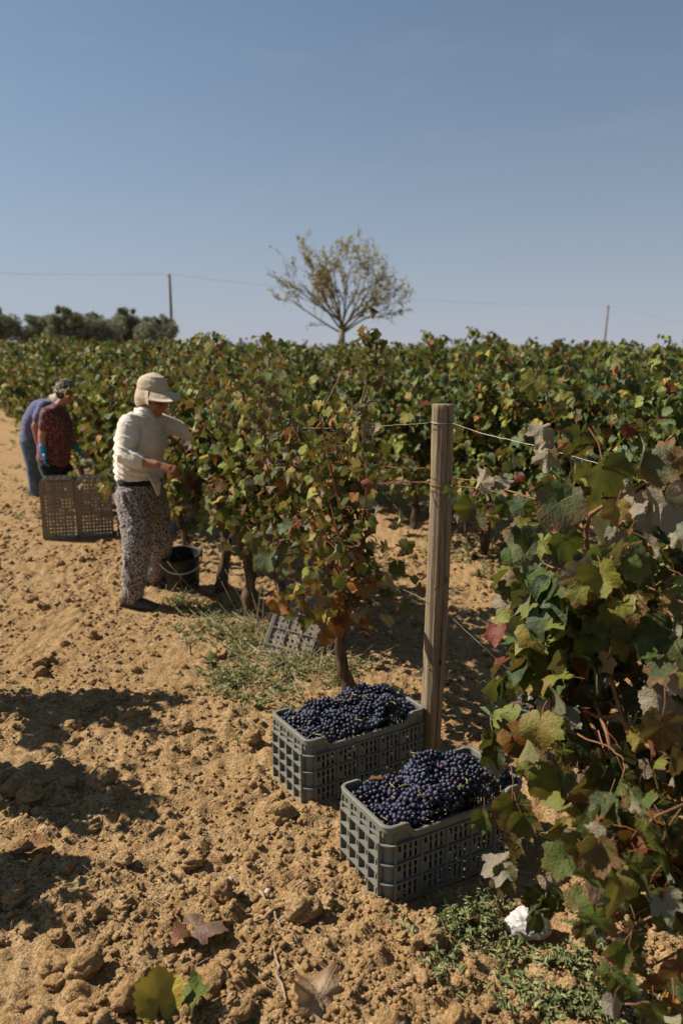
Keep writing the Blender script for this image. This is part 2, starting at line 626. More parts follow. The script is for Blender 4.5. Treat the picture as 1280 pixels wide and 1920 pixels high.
def leaf_col(rng, autumn=.3, bias=None):
    r = rng.random()
    if bias and rng.random() < .55:
        c = PAL[rng.choice(bias)]
    elif r < autumn * .28: c = PAL['yellow']
    elif r < autumn * .52: c = PAL['orange']
    elif r < autumn * .66: c = PAL['red']
    elif r < autumn * .92: c = PAL['brown']
    else:
        c = PAL[rng.choices(['green', 'dark', 'grey', 'lime'], (.36, .22, .10, .32))[0]]
    k = rng.uniform(.75, 1.25)
    return (c[0] * k * rng.uniform(.9, 1.12), c[1] * k, c[2] * k * rng.uniform(.85, 1.15))


# ------------------------------------------------------------------ vine leaves
def leaf_radius(phi, rng_ph, depth):
    """outline of a five-lobed vine leaf; phi = 0 at the tip"""
    a = abs((phi + math.pi) % (2 * math.pi) - math.pi)
    keys = [(0, 1.0), (.13, .90), (.47, .66 - depth), (.80, .86), (.95, .88), (1.12, .78), (1.42, .56 - depth), (1.78, .66), (2.0, .70), (2.3, .60), (2.62, .60), (2.86, .50), (3.05, .22), (3.1416, .10)]
    for (a0, r0), (a1, r1) in zip(keys, keys[1:]):
        if a <= a1:
            t = (a - a0) / (a1 - a0)
            t = t * t * (3 - 2 * t)
            return r0 + (r1 - r0) * t
    return keys[-1][1]


def leaf_arrays(seed, n=36, rings=2, petiole=True, curl=1.0):
    rng = random.Random(seed)
    depth = rng.uniform(-.15, .05)
    asym = rng.uniform(-.06, .06)
    cup = rng.uniform(-.55, .35) * curl
    fold = rng.uniform(-.05, .55) * curl
    droop = rng.uniform(.1, .8) * curl
    wav = rng.uniform(.05, .17) * curl
    ph = rng.uniform(0, 6.28)
    edgecurl = rng.uniform(-.5, .45) * curl
    V, UV = [(0, 0, 0)], [(0, 0)]
    phis = [(-math.pi + 2 * math.pi * (i + .5) / n) for i in range(n)]
    for k in range(1, rings + 1):
        f = k / rings
        for i, p in enumerate(phis):
            r = leaf_radius(p, 0, depth) * (1 + asym * math.sin(p))
            if n >= 24 and k == rings:
                r *= 1.0 + (.055 if i % 2 else -.035) + rng.uniform(-.02, .02)
            r *= f * .66
            x, y = r * math.sin(p), r * math.cos(p)
            rr = (r / .66)
            z = cup * rr * rr * .6 + fold * abs(x) * .9 + wav * math.sin(3 * p + ph) * rr * rr + wav * .6 * math.sin(7 * p + ph * 2) * rr ** 3
            z += edgecurl * (rr ** 4) * .4
            yy = y
            if y > 0: z -= droop * y * y * .9
            V.append((x, yy * (1 - .1 * droop), z)); UV.append((x / .66, y / .66))
    F3, F4 = [], []
    for i in range(n):
        j = (i + 1) % n
        if i == n - 1:
            continue
        F3.append((0, 1 + j, 1 + i))
        for k in range(rings - 1):
            a, b = 1 + k * n, 1 + (k + 1) * n
            F4.append((a + i, a + j, b + j, b + i))
    mi3, mi4 = [0] * len(F3), [0] * len(F4)
    # make the blade's upper side face +Z
    V = np.array(V, float)
    if petiole:
        pts = [(0, 0, -.004), (0, -.16, -.05), (rng.uniform(-.05, .05), -.38, -.16), (rng.uniform(-.1, .1), -.6, -.34)]
        PV, P4, P3 = tube(pts, [.013, .012, .012, .015], 4, False)
        base = len(V)
        V = np.vstack([V, PV])
        UV += [(0, -.02)] * len(PV)
        F4 += [tuple(int(q) + base for q in f) for f in P4]
        mi4 += [1] * len(P4)
    return V, np.array(F4, int).reshape(-1, 4), np.array(F3, int).reshape(-1, 3), mi4, mi3, np.array(UV)


def make_leaf_mesh(name, seed, n, rings, petiole=True, curl=1.0):
    V, F4, F3, m4, m3, UV = leaf_arrays(seed, n, rings, petiole, curl)
    F = [f for f in (F4, F3) if len(f)]
    return mesh_of(name, V, F, [M['leaf'], M['petiole']], True, midx=m4 + m3, uv=UV)


LEAF_HERO = [make_leaf_mesh('leaf_fine', 100 + i, 44, 3, True, 1.3) for i in range(18)]
LEAF_MID = [make_leaf_mesh('leaf_mid', 300 + i, 20, 2) for i in range(12)]
LOWLEAF = []
for i in range(8):
    _V, _F4, _F3, _, _, _ = leaf_arrays(500 + i, 13, 1, False, 1.0)
    LOWLEAF.append((_V, _F3))


def frame(pos, tip, nor, size):
    y = tip.normalized()
    z = nor - y * nor.dot(y)
    if z.length < 1e-4: z = Vector((0, 0, 1)) - y * y.z
    z.normalize()
    x = y.cross(z)
    m = Matrix(((x.x * size, y.x * size, z.x * size, pos.x), (x.y * size, y.y * size, z.y * size, pos.y), (x.z * size, y.z * size, z.z * size, pos.z), (0, 0, 0, 1)))
    return m


def mass_mesh(name, leaves, mats, extra=None):
    """leaves: list of (matrix, colour) joined into one foliage mesh"""
    groups = {}
    rng = random.Random(len(leaves))
    Vs, Fs, Cs, n = [], [], [], 0
    by = [[] for _ in LOWLEAF]
    for lf in leaves:
        by[rng.randrange(len(LOWLEAF))].append(lf)
    for (V, F), ls in zip(LOWLEAF, by):
        if not ls: continue
        Ms = np.array([[list(r) for r in m] for m, _ in ls])
        C = np.array([c for _, c in ls])
        W = np.einsum('aij,vj->avi', Ms[:, :3, :3], V) + Ms[:, None, :3, 3]
        k = len(V)
        Vs.append(W.reshape(-1, 3))
        Fs.append((F[None] + (np.arange(len(ls)) * k)[:, None, None] + n).reshape(-1, 3))
        Cs.append(np.repeat(C, k, 0))
        n += k * len(ls)
    return mesh_of(name, np.concatenate(Vs), np.concatenate(Fs), mats, True, vcol=np.concatenate(Cs))


def grow_vine(seed, head=.62, top=1.6, half=.6, canes=14, nleaf=300, wide=.33, autumn=.3, low_bias=None, bottom=.45, lean=0.0, size=(.075, .125), thick=.032, long_shoots=0):
    """shapes of one vine, relative to its foot: trunk, arms, canes, leaves (position, tip, normal, size, colour)"""
    rng = random.Random(seed)
    U = Vector((0, 0, 1))
    # trunk
    tp, tr = [], []
    dx, dy = rng.uniform(-.08, .08), rng.uniform(-.1, .1)
    for i in range(9):
        t = i / 8
        w = Vector((dx * t + .02 * math.sin(5 * t + seed), dy * t + .02 * math.sin(6 * t + seed * 2), head * t - .03 * (i == 0)))
        tp.append(w); tr.append(thick * (1.25 - .45 * t + .25 * (t > .85) + rng.uniform(-.08, .12)))
    hp = tp[-1]
    arms = []
    for sgn in (-1, 1):
        L = half * rng.uniform(.55, .9)
        ap = [hp.copy()]
        for i in range(1, 6):
            ap.append(hp + RV * (sgn * L * i / 5) + U * (.10 * math.sin(i / 5 * 2.2) + rng.uniform(-.02, .02)) + NV * rng.uniform(-.025, .025))
        arms.append((ap, [thick * (.75 - .1 * i) for i in range(6)]))
    cl, leaves = [], []
    for c in range(canes):
        ap = arms[c % 2][0]
        base = ap[rng.randrange(0, 6)].copy()
        d = (U * rng.uniform(.75, 1.2) + NV * rng.gauss(0, .42) + RV * rng.gauss(0, .38)).normalized()
        L = (top - base.z) * rng.uniform(.75, 1.15)
        if rng.random() < .3:
            d = (U * .25 + NV * rng.choice((-1, 1)) * rng.uniform(.5, 1) + RV * rng.gauss(0, .4)).normalized(); L *= .7
        if c < long_shoots: d = (U + NV * rng.gauss(0, .15) + RV * rng.gauss(0, .2)).normalized(); L = (top - base.z) * rng.uniform(1.08, 1.30)
        pts, p = [base], base.copy()
        sag = rng.uniform(.02, .11)
        for i in range(10):
            d = (d - U * sag * (i / 10) + Vector((rng.gauss(0, .09), rng.gauss(0, .09), rng.gauss(0, .05)))).normalized()
            p = p + d * L / 10
            if p.z < bottom * .6: p.z = bottom * .6
            lid = top + (.17 if c < long_shoots else .03)
            if p.z > lid: p.z = lid - rng.uniform(0, .03); d.z = -abs(d.z) * .3
            pts.append(p.copy())
        cl.append((pts, [.0052 - .00036 * i for i in range(11)]))
    per = nleaf
    for i in range(per):
        if rng.random() < .78:
            pts = cl[rng.randrange(len(cl))][0]
            t = rng.uniform(.12, 1) * 9.99
            k = int(t)
            q = pts[k].lerp(pts[k + 1], t - k)
        else:
            q = hp + RV * rng.uniform(-half, half) + NV * rng.gauss(0, wide * .55) + U * (rng.uniform(bottom, top * .92) - hp.z)
        az = rng.uniform(0, 6.283)
        outw = Vector((math.cos(az), math.sin(az), 0))
        lat = (q - hp).dot(NV)
        outw = (outw + NV * (1.0 if lat > 0 else -1.0) * .5).normalized()
        q = q + outw * rng.uniform(.03, .10) + U * rng.uniform(-.02, .05)
        q.z = max(q.z, bottom * rng.uniform(.75, 1.1))
        tip = (outw * rng.uniform(.2, 1) - U * rng.uniform(.2, 1.2) + Vector((rng.gauss(0, .35), rng.gauss(0, .35), 0))).normalized()
        nor = (outw * rng.uniform(.3, 1) + U * rng.uniform(.2, 1.1) + Vector((rng.gauss(0, .45), rng.gauss(0, .45), rng.gauss(0, .3))))
        s = rng.uniform(*size) * (1.0 if q.z < top * .8 else .8)
        bias = low_bias if (low_bias and q.z < bottom + .28) else None
        leaves.append((q, tip, nor, s, leaf_col(rng, autumn, bias)))
    return (tp, tr), arms, cl, leaves


def tube_obj(name, tubes, mat, parent, n=7):
    mb = MB()
    for pts, rad in tubes:
        mb.tube(pts, rad, n)
    return mb.build(name, mat, parent)


def rough_trunk(name, pts, rad, mat, parent, seed, n=12):
    """gnarled trunk: finely ringed tube pushed in and out by noise"""
    P = []; R = []
    for i in range(len(pts) - 1):
        for k in range(3):
            t = k / 3
            P.append(pts[i].lerp(pts[i + 1], t)); R.append(rad[i] * (1 - t) + rad[i + 1] * t)
    P.append(pts[-1]); R.append(rad[-1])
    V, F4, F3 = tube(P, R, n)
    c = np.repeat(np.array([list(p) for p in P]), n, 0)
    k = len(c)
    nz = noise3(V[:k] * [1, 1, .35], 38, seed) - .5
    nz2 = noise3(V[:k], 14, seed + 3) - .5
    V[:k] = c + (V[:k] - c) * (1 + nz * 1.3 + nz2 * .7)[:, None]
    return link(name, mesh_of(name, V, [F4, F3], [mat]), parent)


def build_near_vine(foot, seed, n_obj, n_mass, label, group=None, meshes=LEAF_MID, extra_leaves=(), extra_canes=(), keep=None, shade=1.0, **kw):
    (tp, tr), arms, cl, leaves = grow_vine(seed, nleaf=n_obj + n_mass, **kw)
    foot = Vector((foot[0], foot[1], gz(foot[0], foot[1])))
    root = tag(empty('grapevine', foot), label, 'grapevine', group)
    rough_trunk('trunk', tp, tr, M['bark'], root, seed)
    for a in arms:
        rough_trunk('arm', a[0], a[1], M['bark'], root, seed + 1, 9)
    rng = random.Random(seed + 77)
    for pts, rad in extra_canes:
        tube_obj('cane', [([p - foot for p in pts], rad)], M['cane'], root, 7)
    # leaves do not grow through the pickers, who stand left of the row
    def hits_picker(q):
        w = q + foot
        lat = (w - POST).dot(NV)
        if lat < -1.6: return False
        if -1.40 < w.x < -1.02 and 1.02 < w.z < 1.38 and 4.7 < w.y < 5.85: return True      # the outstretched arm
        return (3.4 < w.y < 6.3 and lat < (-.30 if w.y > 4.3 else -.40)) or (8.0 < w.y < 10.6 and lat < -.42)
    leaves = [l for l in leaves if not hits_picker(l[0])]
    if keep is not None: leaves = [l for l in leaves if keep(l[0] + foot)]
    leaves = [(q, t, nn, sz, (c[0] * shade, c[1] * shade, c[2] * shade)) for q, t, nn, sz, c in leaves]  # a factor below one puts shade into the leaf colours
    cut = []
    for pts, rad in cl:
        n_ok = next((i for i, q in enumerate(pts) if hits_picker(q) or (keep is not None and not keep(q + foot))), len(pts))
        if n_ok >= 3: cut.append((pts[:n_ok], rad[:n_ok]))
    cl = cut
    for pts, rad in cl:
        tube_obj('cane', [(pts, rad)], M['cane'], root, 6)
    # the leaves nearest the camera become single parts
    leaves.sort(key=lambda l: (l[0] + foot).y - .15 * l[3])
    singles, rest = leaves[:n_obj], leaves[n_obj:]
    for (q, tip, nor, s, c) in singles:
        o = link('leaf', meshes[rng.randrange(len(meshes))], root, mat=frame(q, tip, nor, s) @ Matrix.Diagonal((rng.uniform(.78, 1.12), 1, rng.uniform(.5, 1.5), 1)))
        o.color = (*c, 1)
    for (q, tip, nor, s, c) in extra_leaves:
        o = link('leaf', LEAF_HERO[rng.randrange(len(LEAF_HERO))], root, mat=frame(q - foot, tip, nor, s) @ Matrix.Diagonal((rng.uniform(.78, 1.1), 1, rng.uniform(.6, 1.5), 1)))
        o.color = (*c, 1)
    if rest:
        f = link('foliage', mass_mesh('foliage', [(frame(q, t, nn, s), c) for q, t, nn, s, c in rest], [M['leaf_mass']]), root)
        f['kind'] = 'stuff'
    return root


# ------------------------------------------------------------------ level places for the things that stand on the ground
FLAT += [(.36, 2.55, .36, .0), (.09, 3.10, .36, .0), (.378, 3.179, .06, .0), (-1.2, 5.85, .2, 0), (-1.42, 5.25, .12, 0), (-1.4, 5.85, .12, 0), (-2.5, 7.5, .45, 0), (-.3, 4.55, .3, 0), (1.05, 3.6, .3, 0), (.6, 2.15, .12, 0)]

# ------------------------------------------------------------------ ground
def axis(lo, hi, fine_lo, fine_hi, step, grow):
    a = list(np.arange(fine_lo, fine_hi, step))
    s, v = step, a[-1]
    while v < hi:
        s *= grow; v += s; a.append(v)
    s, v = step, a[0]
    while v > lo:
        s *= grow; v -= s; a.insert(0, v)
    return np.array(a)


xs = axis(-1500, 1500, -2.9, 2.6, .0155, 1.055)
ys = [1.35]
while ys[-1] < 2600:
    y = ys[-1]
    ys.append(y * (1.0068 if y < 9 else 1.013 if y < 60 else 1.12))
s, y = .02, ys[0]
while y > -60:
    s *= 1.2; y -= s; ys.insert(0, y)
ys = np.array(ys)
GX, GY = np.meshgrid(xs, ys)
GZ = ground_h(GX.ravel(), GY.ravel())
nx, ny = len(xs), len(ys)
ii = np.arange(ny - 1)[:, None] * nx
jj = np.arange(nx - 1)[None, :]
GF = np.stack([ii + jj, ii + jj + 1, ii + nx + jj + 1, ii + nx + jj], -1).reshape(-1, 4)
ground = link('ground', mesh_of('ground', np.stack([GX.ravel(), GY.ravel(), GZ], -1), GF, [M['soil']]))
ground['kind'] = 'structure'


def lump(seed, sub=2, flat=.75, amp=.34):
    bm = bmesh.new()
    bmesh.ops.create_icosphere(bm, subdivisions=sub, radius=1)
    V = np.array([v.co[:] for v in bm.verts])
    F = np.array([[v.index for v in f.verts] for f in bm.faces])
    bm.free()
    k = 1 + (noise3(V, 1.3, seed) - .5) * amp * 3 + (noise3(V, 3.4, seed + 4) - .5) * amp * 1.5 + (noise3(V, 8, seed + 8) - .5) * amp * .9 + (noise3(V, 19, seed + 12) - .5) * amp * .45 * (sub > 3)
    V = V * k[:, None] * [1, .85, flat]
    return V, F


LUMPS = [lump(i * 13 + 2, 4, random.Random(i).uniform(.6, .9)) for i in range(8)]
CLOD_ME = [mesh_of('clod', V, F, [M['clod']]) for V, F in LUMPS]
STONE_ME = [mesh_of('stone', V, F, [M['stone']]) for V, F in [lump(i * 7 + 5, 2, .7, .22) for i in range(4)]]


def near_ground_spots(rng, n, ymax, xlim=None, power=1.0):
    """random ground spots inside the view, denser towards the camera"""
    out = []
    while len(out) < n:
        Y = 1.6 + (ymax - 1.6) * rng.random() ** power
        X = rng.uniform(-.5, .5) * Y
        if X > -1.0 + (-.5) * (Y - 6) and Y > 7: continue
        out.append((X, Y))
    return out


BLOCKED = [(.36, 2.55, .37), (.09, 3.10, .36), (-2.5, 7.5, .45), (-.3, 4.55, .25), (1.05, 3.6, .25), (-1.2, 5.85, .18), (.6, 2.15, .11), (-1.42, 5.25, .12)]


def free(x, y, r=0.0):
    return all(math.hypot(x - a, y - b) > c + r for a, b, c in BLOCKED)


rng = random.Random(5)
# prominent clods, each seen singly in the photograph: pixel, size in pixels, label
CLODS = [
    (188, 1478, 60, 'tall upright clod of dry earth at the tip of the shadow on the left'),
    (57, 1502, 50, 'broad clod in the left row of clods, beside the darkest shadow'),
    (16, 1490, 48, 'clod at the left edge of the picture beside the darkest shadow'),
    (131, 1478, 36, 'small rounded clod between the broad clod and the tall upright clod'),
    (530, 1548, 52, 'brown clod standing in front of the rear crate of grapes'),
    (418, 1703, 56, 'pale clod with a white stone lying against it'),
    (566, 1732, 76, 'large rough clod beside the dry twigs in front of the crates'),
    (230, 1632, 40, 'clod with a steep shaded side in the middle of the path'),
    (158, 1840, 80, 'largest clod in the near left corner of the path'),
    (105, 1862, 56, 'clod half in shade next to the largest near clod'),
    (75, 1260, 36, 'rounded clod on the sunny path above the long shadow'),
    (92, 1250, 28, 'flat clod on the sunny path near the left edge'),
    (175, 1283, 26, 'small clod at the far edge of the long shadow'),
    (470, 1402, 40, 'pale clod just left of the rear crate of grapes'),
    (180, 1728, 44, 'clod in front of the pale clod and leaf, on the path'),
    (300, 1835, 34, 'low clod below the red fallen leaf'),
]
for px, py, w, lab in CLODS:
    p = on_ground(px, py)
    r = w * p.y / 1480 * .5
    o = link('soil_clod', CLOD_ME[rng.randrange(8)], None, (p.x, p.y + r * .3, gz(p.x, p.y) + r * .35))
    o.scale = (r, r, r * rng.uniform(.85, 1.1))
    o.rotation_euler = (rng.uniform(-.3, .3), rng.uniform(-.3, .3), rng.uniform(0, 6.3))
    tag(o, lab, 'clod', 'large clods on the path')

cnt = 0
for X, Y in near_ground_spots(rng, 900, 9.5, power=1.5):
    if cnt >= 295: break
    r = abs(rng.gauss(0, .016)) + .013
    if Y > 4: r *= 1.25
    if not free(X, Y, r): continue
    o = link('clod', CLOD_ME[rng.randrange(8)], ground, (X, Y, gz(X, Y) + r * .25))
    o.scale = (r, r, r)
    o.rotation_euler = (rng.uniform(-.5, .5), rng.uniform(-.5, .5), rng.uniform(0, 6.3))
    cnt += 1
for px, py, w, lab in [(430, 1683, 26, 'white angular stone on the pale clod in front of the crates'), (502, 1684, 16, 'small round pale stone left of the dry twigs'), (262, 1882, 18, 'pale stone beside the yellow fallen leaf')]:
    p = on_ground(px, py)
    r = w * p.y / 1480 * .5
    o = link('stone', STONE_ME[rng.randrange(4)], None, (p.x, p.y, gz(p.x, p.y) + r * .5 + (.028 if w == 26 else 0)))
    o.scale = (r, r, r)
    o.rotation_euler = (0, 0, rng.uniform(0, 6))
    tag(o, lab, 'stone', 'pale stones')


def scatter_mass(name, shapes, spots, mat, kind='stuff', vcol=None):
    """spots: (x, y, z, r, rz, tilt); joined into one mesh"""
    Vs, Fs, n = [], [], 0
    sp = np.array(spots)
    pick = np.arange(len(sp)) % len(shapes)
    for i, (V, F) in enumerate(shapes):
        S = sp[pick == i]
        if not len(S): continue
        c, s_ = np.cos(S[:, 4]), np.sin(S[:, 4])
        X = (V[None, :, 0] * c[:, None] - V[None, :, 1] * s_[:, None])
        Yv = (V[None, :, 0] * s_[:, None] + V[None, :, 1] * c[:, None])
        Z = V[None, :, 2] + 0 * X
        X, Z = X * np.cos(S[:, 5])[:, None] - Z * np.sin(S[:, 5])[:, None], X * np.sin(S[:, 5])[:, None] + Z * np.cos(S[:, 5])[:, None]
        W = np.stack([X, Yv, Z], -1) * S[:, 3][:, None, None] + S[:, None, :3]
        Vs.append(W.reshape(-1, 3))
        Fs.append((F[None] + (np.arange(len(S)) * len(V))[:, None, None] + n).reshape(-1, F.shape[1]))
        n += len(V) * len(S)
    o = link(name, mesh_of(name, np.concatenate(Vs), np.concatenate(Fs), [mat]))
    o['kind'] = kind
    return o


nr = np.random.RandomState(3)
NC = 60000
cy = 1.55 + 9 * nr.rand(NC) ** 1.9
cx = (nr.rand(NC) - .5) * 1.0 * cy
keep = fbm(cx * 2.2, cy * 2.2, 7, 2) > .36
for a, b, c in BLOCKED: keep &= np.hypot(cx - a, cy - b) > c * .92
cx, cy = cx[keep], cy[keep]
cr = .0028 + .0125 * nr.rand(len(cx)) ** 3.6
cr *= (1 + .25 * np.clip(cy - 3, 0, 4))
cz = ground_h(cx, cy) + cr * .02
crumbs = scatter_mass('soil_crumbs', [lump(90 + i, 1, .62, .6) for i in range(8)], np.stack([cx, cy, cz, cr, nr.rand(len(cx)) * 6.3, (nr.rand(len(cx)) - .5) * .8], -1), M['soil'])
tag(crumbs, 'loose ochre soil crumbs strewn over the tilled path', 'soil', kind='stuff')

# ------------------------------------------------------------------ vineyard rows behind
FAR = []
for i in range(7):
    rg = random.Random(900 + i)
    (tp, tr), arms, cl, leaves = grow_vine(900 + i, head=.6, top=rg.uniform(1.58, 1.74), half=.64, canes=22, nleaf=2000, autumn=.14 + .08 * (i % 4), bottom=.40, size=(.06, .112), wide=.40, long_shoots=5)
    fol = mass_mesh('foliage', [(frame(q, t, nn, s), c) for q, t, nn, s, c in leaves], [M['leaf_mass']])
    mb = MB()
    mb.tube(tp, tr, 7)
    for a in arms: mb.tube(a[0], a[1], 6)
    trk = mb.mesh('trunk', [M['bark']])
    mb = MB()
    for pts, rad in cl: mb.tube(pts[::2], rad[::2], 4, False)
    cn = mb.mesh('canes', [M['cane']])
    FAR.append((fol, trk, cn, leaves, tp, tr))

NEAR = []           # positions already taken by the near vines, built below
ROW0_NEAR = [.76, 2.17, 2.80, 3.75, 4.75, 5.8, 6.9, 8.0]
far_list = []
rg = random.Random(44)
for k in range(0, 22):
    s = -8.0 if k else 9.1
    while s < 62:
        p = rowpos(k, s + rg.uniform(-.12, .12))
        s += 1.08
        if p.y < 3.2 or p.y > 54: continue
        if abs(p.x) > .44 * p.y + .9: continue
        if k == 0 and p.x < -.44 * p.y - 1: continue
        far_list.append((p.length, k, p))
far_list.sort(key=lambda a: a[0])
ROW1_NEAR = [q for q in far_list if q[1] == 1][:5]
far_list = [q for q in far_list if q not in ROW1_NEAR]
N_IND = 270
LAB = ['grapevine in the harvested row, receding behind the pickers', 'leafy grapevine in the second row, beyond the bare strip', 'grapevine in the third row, mostly its top showing over the second row', 'grapevine in the further rows, only its leafy top in view']
GRP = ['vines of the harvested row', 'vines of the second row', 'vines of the third row', 'vines of the further rows']
dm = []
for idx, (d, k, p) in enumerate(far_list):
    v = FAR[rg.randrange(7)]
    z = float(ground_h(np.array([p.x]), np.array([p.y]), False)[0])
    sc_ = rg.uniform(.92, 1.08)
    rz = rg.choice((0, math.pi)) + rg.uniform(-.06, .06)
    if idx < N_IND:
        root = empty('grapevine', (p.x, p.y, z), rz)
        root.scale = (1, 1, sc_)
        qx = 640 + p.x / p.y * 1470
        place = next(nm for lim, nm in ((60, 'at the left edge, under the olive trees'), (180, 'under the olive trees'), (275, 'above the hatted picker'), (400, 'right of the utility pole by the olives'), (560, 'left of the bare tree'), (720, 'below the bare tree'), (860, 'behind the top of the wooden post'), (1000, 'between the wooden post and the near vine'), (1180, 'under the leaning pole'), (9999, 'at the right edge, beyond the leaning pole')) if qx < lim)
        kk = min(k, 3)
        od = ['harvested', 'second', 'third', 'fourth', 'fifth', 'sixth', 'seventh', 'eighth', 'ninth', 'tenth', 'eleventh', 'twelfth', 'thirteenth', 'fourteenth', 'fifteenth'][k] if k < 15 else 'last'
        tint = ['green', 'mostly green', 'yellowing', 'rust flecked'][FAR.index(v) % 4]
        dist = 'nearer' if p.y < 13 else 'far' if p.y < 28 else 'distant'
        tag(root, f'{tint} {dist} vine of the {od} row, {place}', 'grapevine', f'vines of the {od} row')
        f = link('foliage', v[0], root)
        f['kind'] = 'stuff'
        link('trunk', v[1], root)
        if p.y < 14:
            c = link('canes', v[2], root); c['kind'] = 'stuff'
    else:
        m = Matrix.Translation((p.x, p.y, z)) @ Matrix.Rotation(rz, 4, 'Z')
        for q, t, nn, s_, c in v[3][::5]:
            dm.append((m @ frame(q, t, nn, s_ * 1.6), c))
if dm:
    o = link('distant_vines', mass_mesh('distant_vines', dm, [M['leaf_mass']]))
    tag(o, 'mass of vine tops along the far edge of the vineyard', 'vines', kind='stuff')

# thin stakes in the rows
stake_me = MB()
stake_me.tube([(0, 0, -.1), (.004, 0, .6), (0, .004, 1.2), (0, 0, 1.66)], [.024, .023, .022, .02], 8)
stake_me = stake_me.mesh('stake', [M['post']])
rg = random.Random(8)
for k, s, lab in [(1, 2.35, 'thin grey stake at the foot of the second row, right of the post'), (1, 7.9, 'thin stake in the second row, left of the post'), (2, 6.0, 'thin stake top poking out of the third row'), (3, 9.0, 'stake standing among the further vines'), (1, 13.0, 'far stake in the second row'), (0, 13.2, 'stake in the harvested row behind the pickers')]:
    p = rowpos(k, s)
    o = link('vineyard_stake', stake_me, None, (p.x, p.y, gz(p.x, p.y)))
    o.rotation_euler = (rg.uniform(-.03, .03), rg.uniform(-.03, .03), rg.uniform(0, 6))
    tag(o, lab, 'stake', 'stakes in the vine rows')

# ------------------------------------------------------------------ trees, poles and wires on the skyline
def skyline_tree():
    rng = random.Random(12)
    Y = 46.0
    base = at(640, 668, Y)
    base.z = float(ground_h(np.array([base.x]), np.array([Y]), False)[0])
    root = tag(empty('bare_tree', base), 'almost bare spreading tree with few yellow leaves on the skyline', 'tree')
    tr = MB(); tips = []
    H = (at(645, 445, Y).z - base.z) * .92

    def branch(p, d, L, r, lvl):
        pts, rad = [p], [r]
        n = 7
        for i in range(n):
            d = (d + Vector((rng.gauss(0, .09), rng.gauss(0, .09), rng.gauss(.035, .06)))).normalized()
            p = p + d * L / n
            pts.append(p.copy()); rad.append(r * (1 - .62 * (i + 1) / n))
            if lvl < 4 and i >= 1:
                for _ in range(1 if lvl else 0) if rng.random() < .85 else ():
                    ax = Vector((rng.gauss(0, 1), rng.gauss(0, 1), rng.gauss(0, .5)))
                    nd = (d + ax.normalized() * rng.uniform(.5, .95)).normalized()
                    branch(p.copy(), nd, L * rng.uniform(.32, .52), rad[-1] * .5, lvl + 1)
            if lvl >= 2: tips.append((p.copy(), d.copy()))
        tr.tube(pts, [max(q, .007) for q in rad], 6 if lvl < 2 else 4, False)
    tr.tube([Vector((0, 0, -.2)), Vector((.02, 0, .8)), Vector((.05, 0, 1.5)), Vector((.02, 0, H * .43))], [.26, .21, .18, .14], 10)
    for i in range(15):
        a = -1.20 + 2.40 * i / 14 + rng.uniform(-.08, .08)
        dep = rng.uniform(-.6, .6)
        d = Vector((math.sin(a), dep * .7, math.cos(a) * .95 + .08)).normalized()
        L = H * (.45 + .10 * math.cos(a)) * rng.uniform(.88, 1.05)
        branch(Vector((.02, 0, H * rng.uniform(.35, .45))), d, L * .90, .060, 1)
    link('trunk', tr.mesh('trunk', [M['palebark']]), root)
    ls = []
    cl = [t for t in tips if fbm(np.array([t[0].x * .75 + 3]), np.array([t[0].z * .75 + t[0].y * .4]), 55, 2)[0] > .44]
    for _ in range(3000):
        p, d = cl[rng.randrange(len(cl))]
        q = p + Vector((rng.gauss(0, .10), rng.gauss(0, .10), rng.gauss(0, .10)))
        t = Vector((rng.gauss(0, 1), rng.gauss(0, 1), -.6))
        nn = Vector((rng.gauss(0, 1), rng.gauss(0, 1), rng.gauss(0, 1)))
        c = rng.choice([(.60, .42, .07), (.66, .48, .09), (.50, .34, .07), (.42, .34, .09)])
        ls.append((frame(q, t, nn, rng.uniform(.07, .155)), c))
    f = link('crown', mass_mesh('crown', ls, [M['leaf_mass']]), root)
    f['kind'] = 'stuff'


skyline_tree()


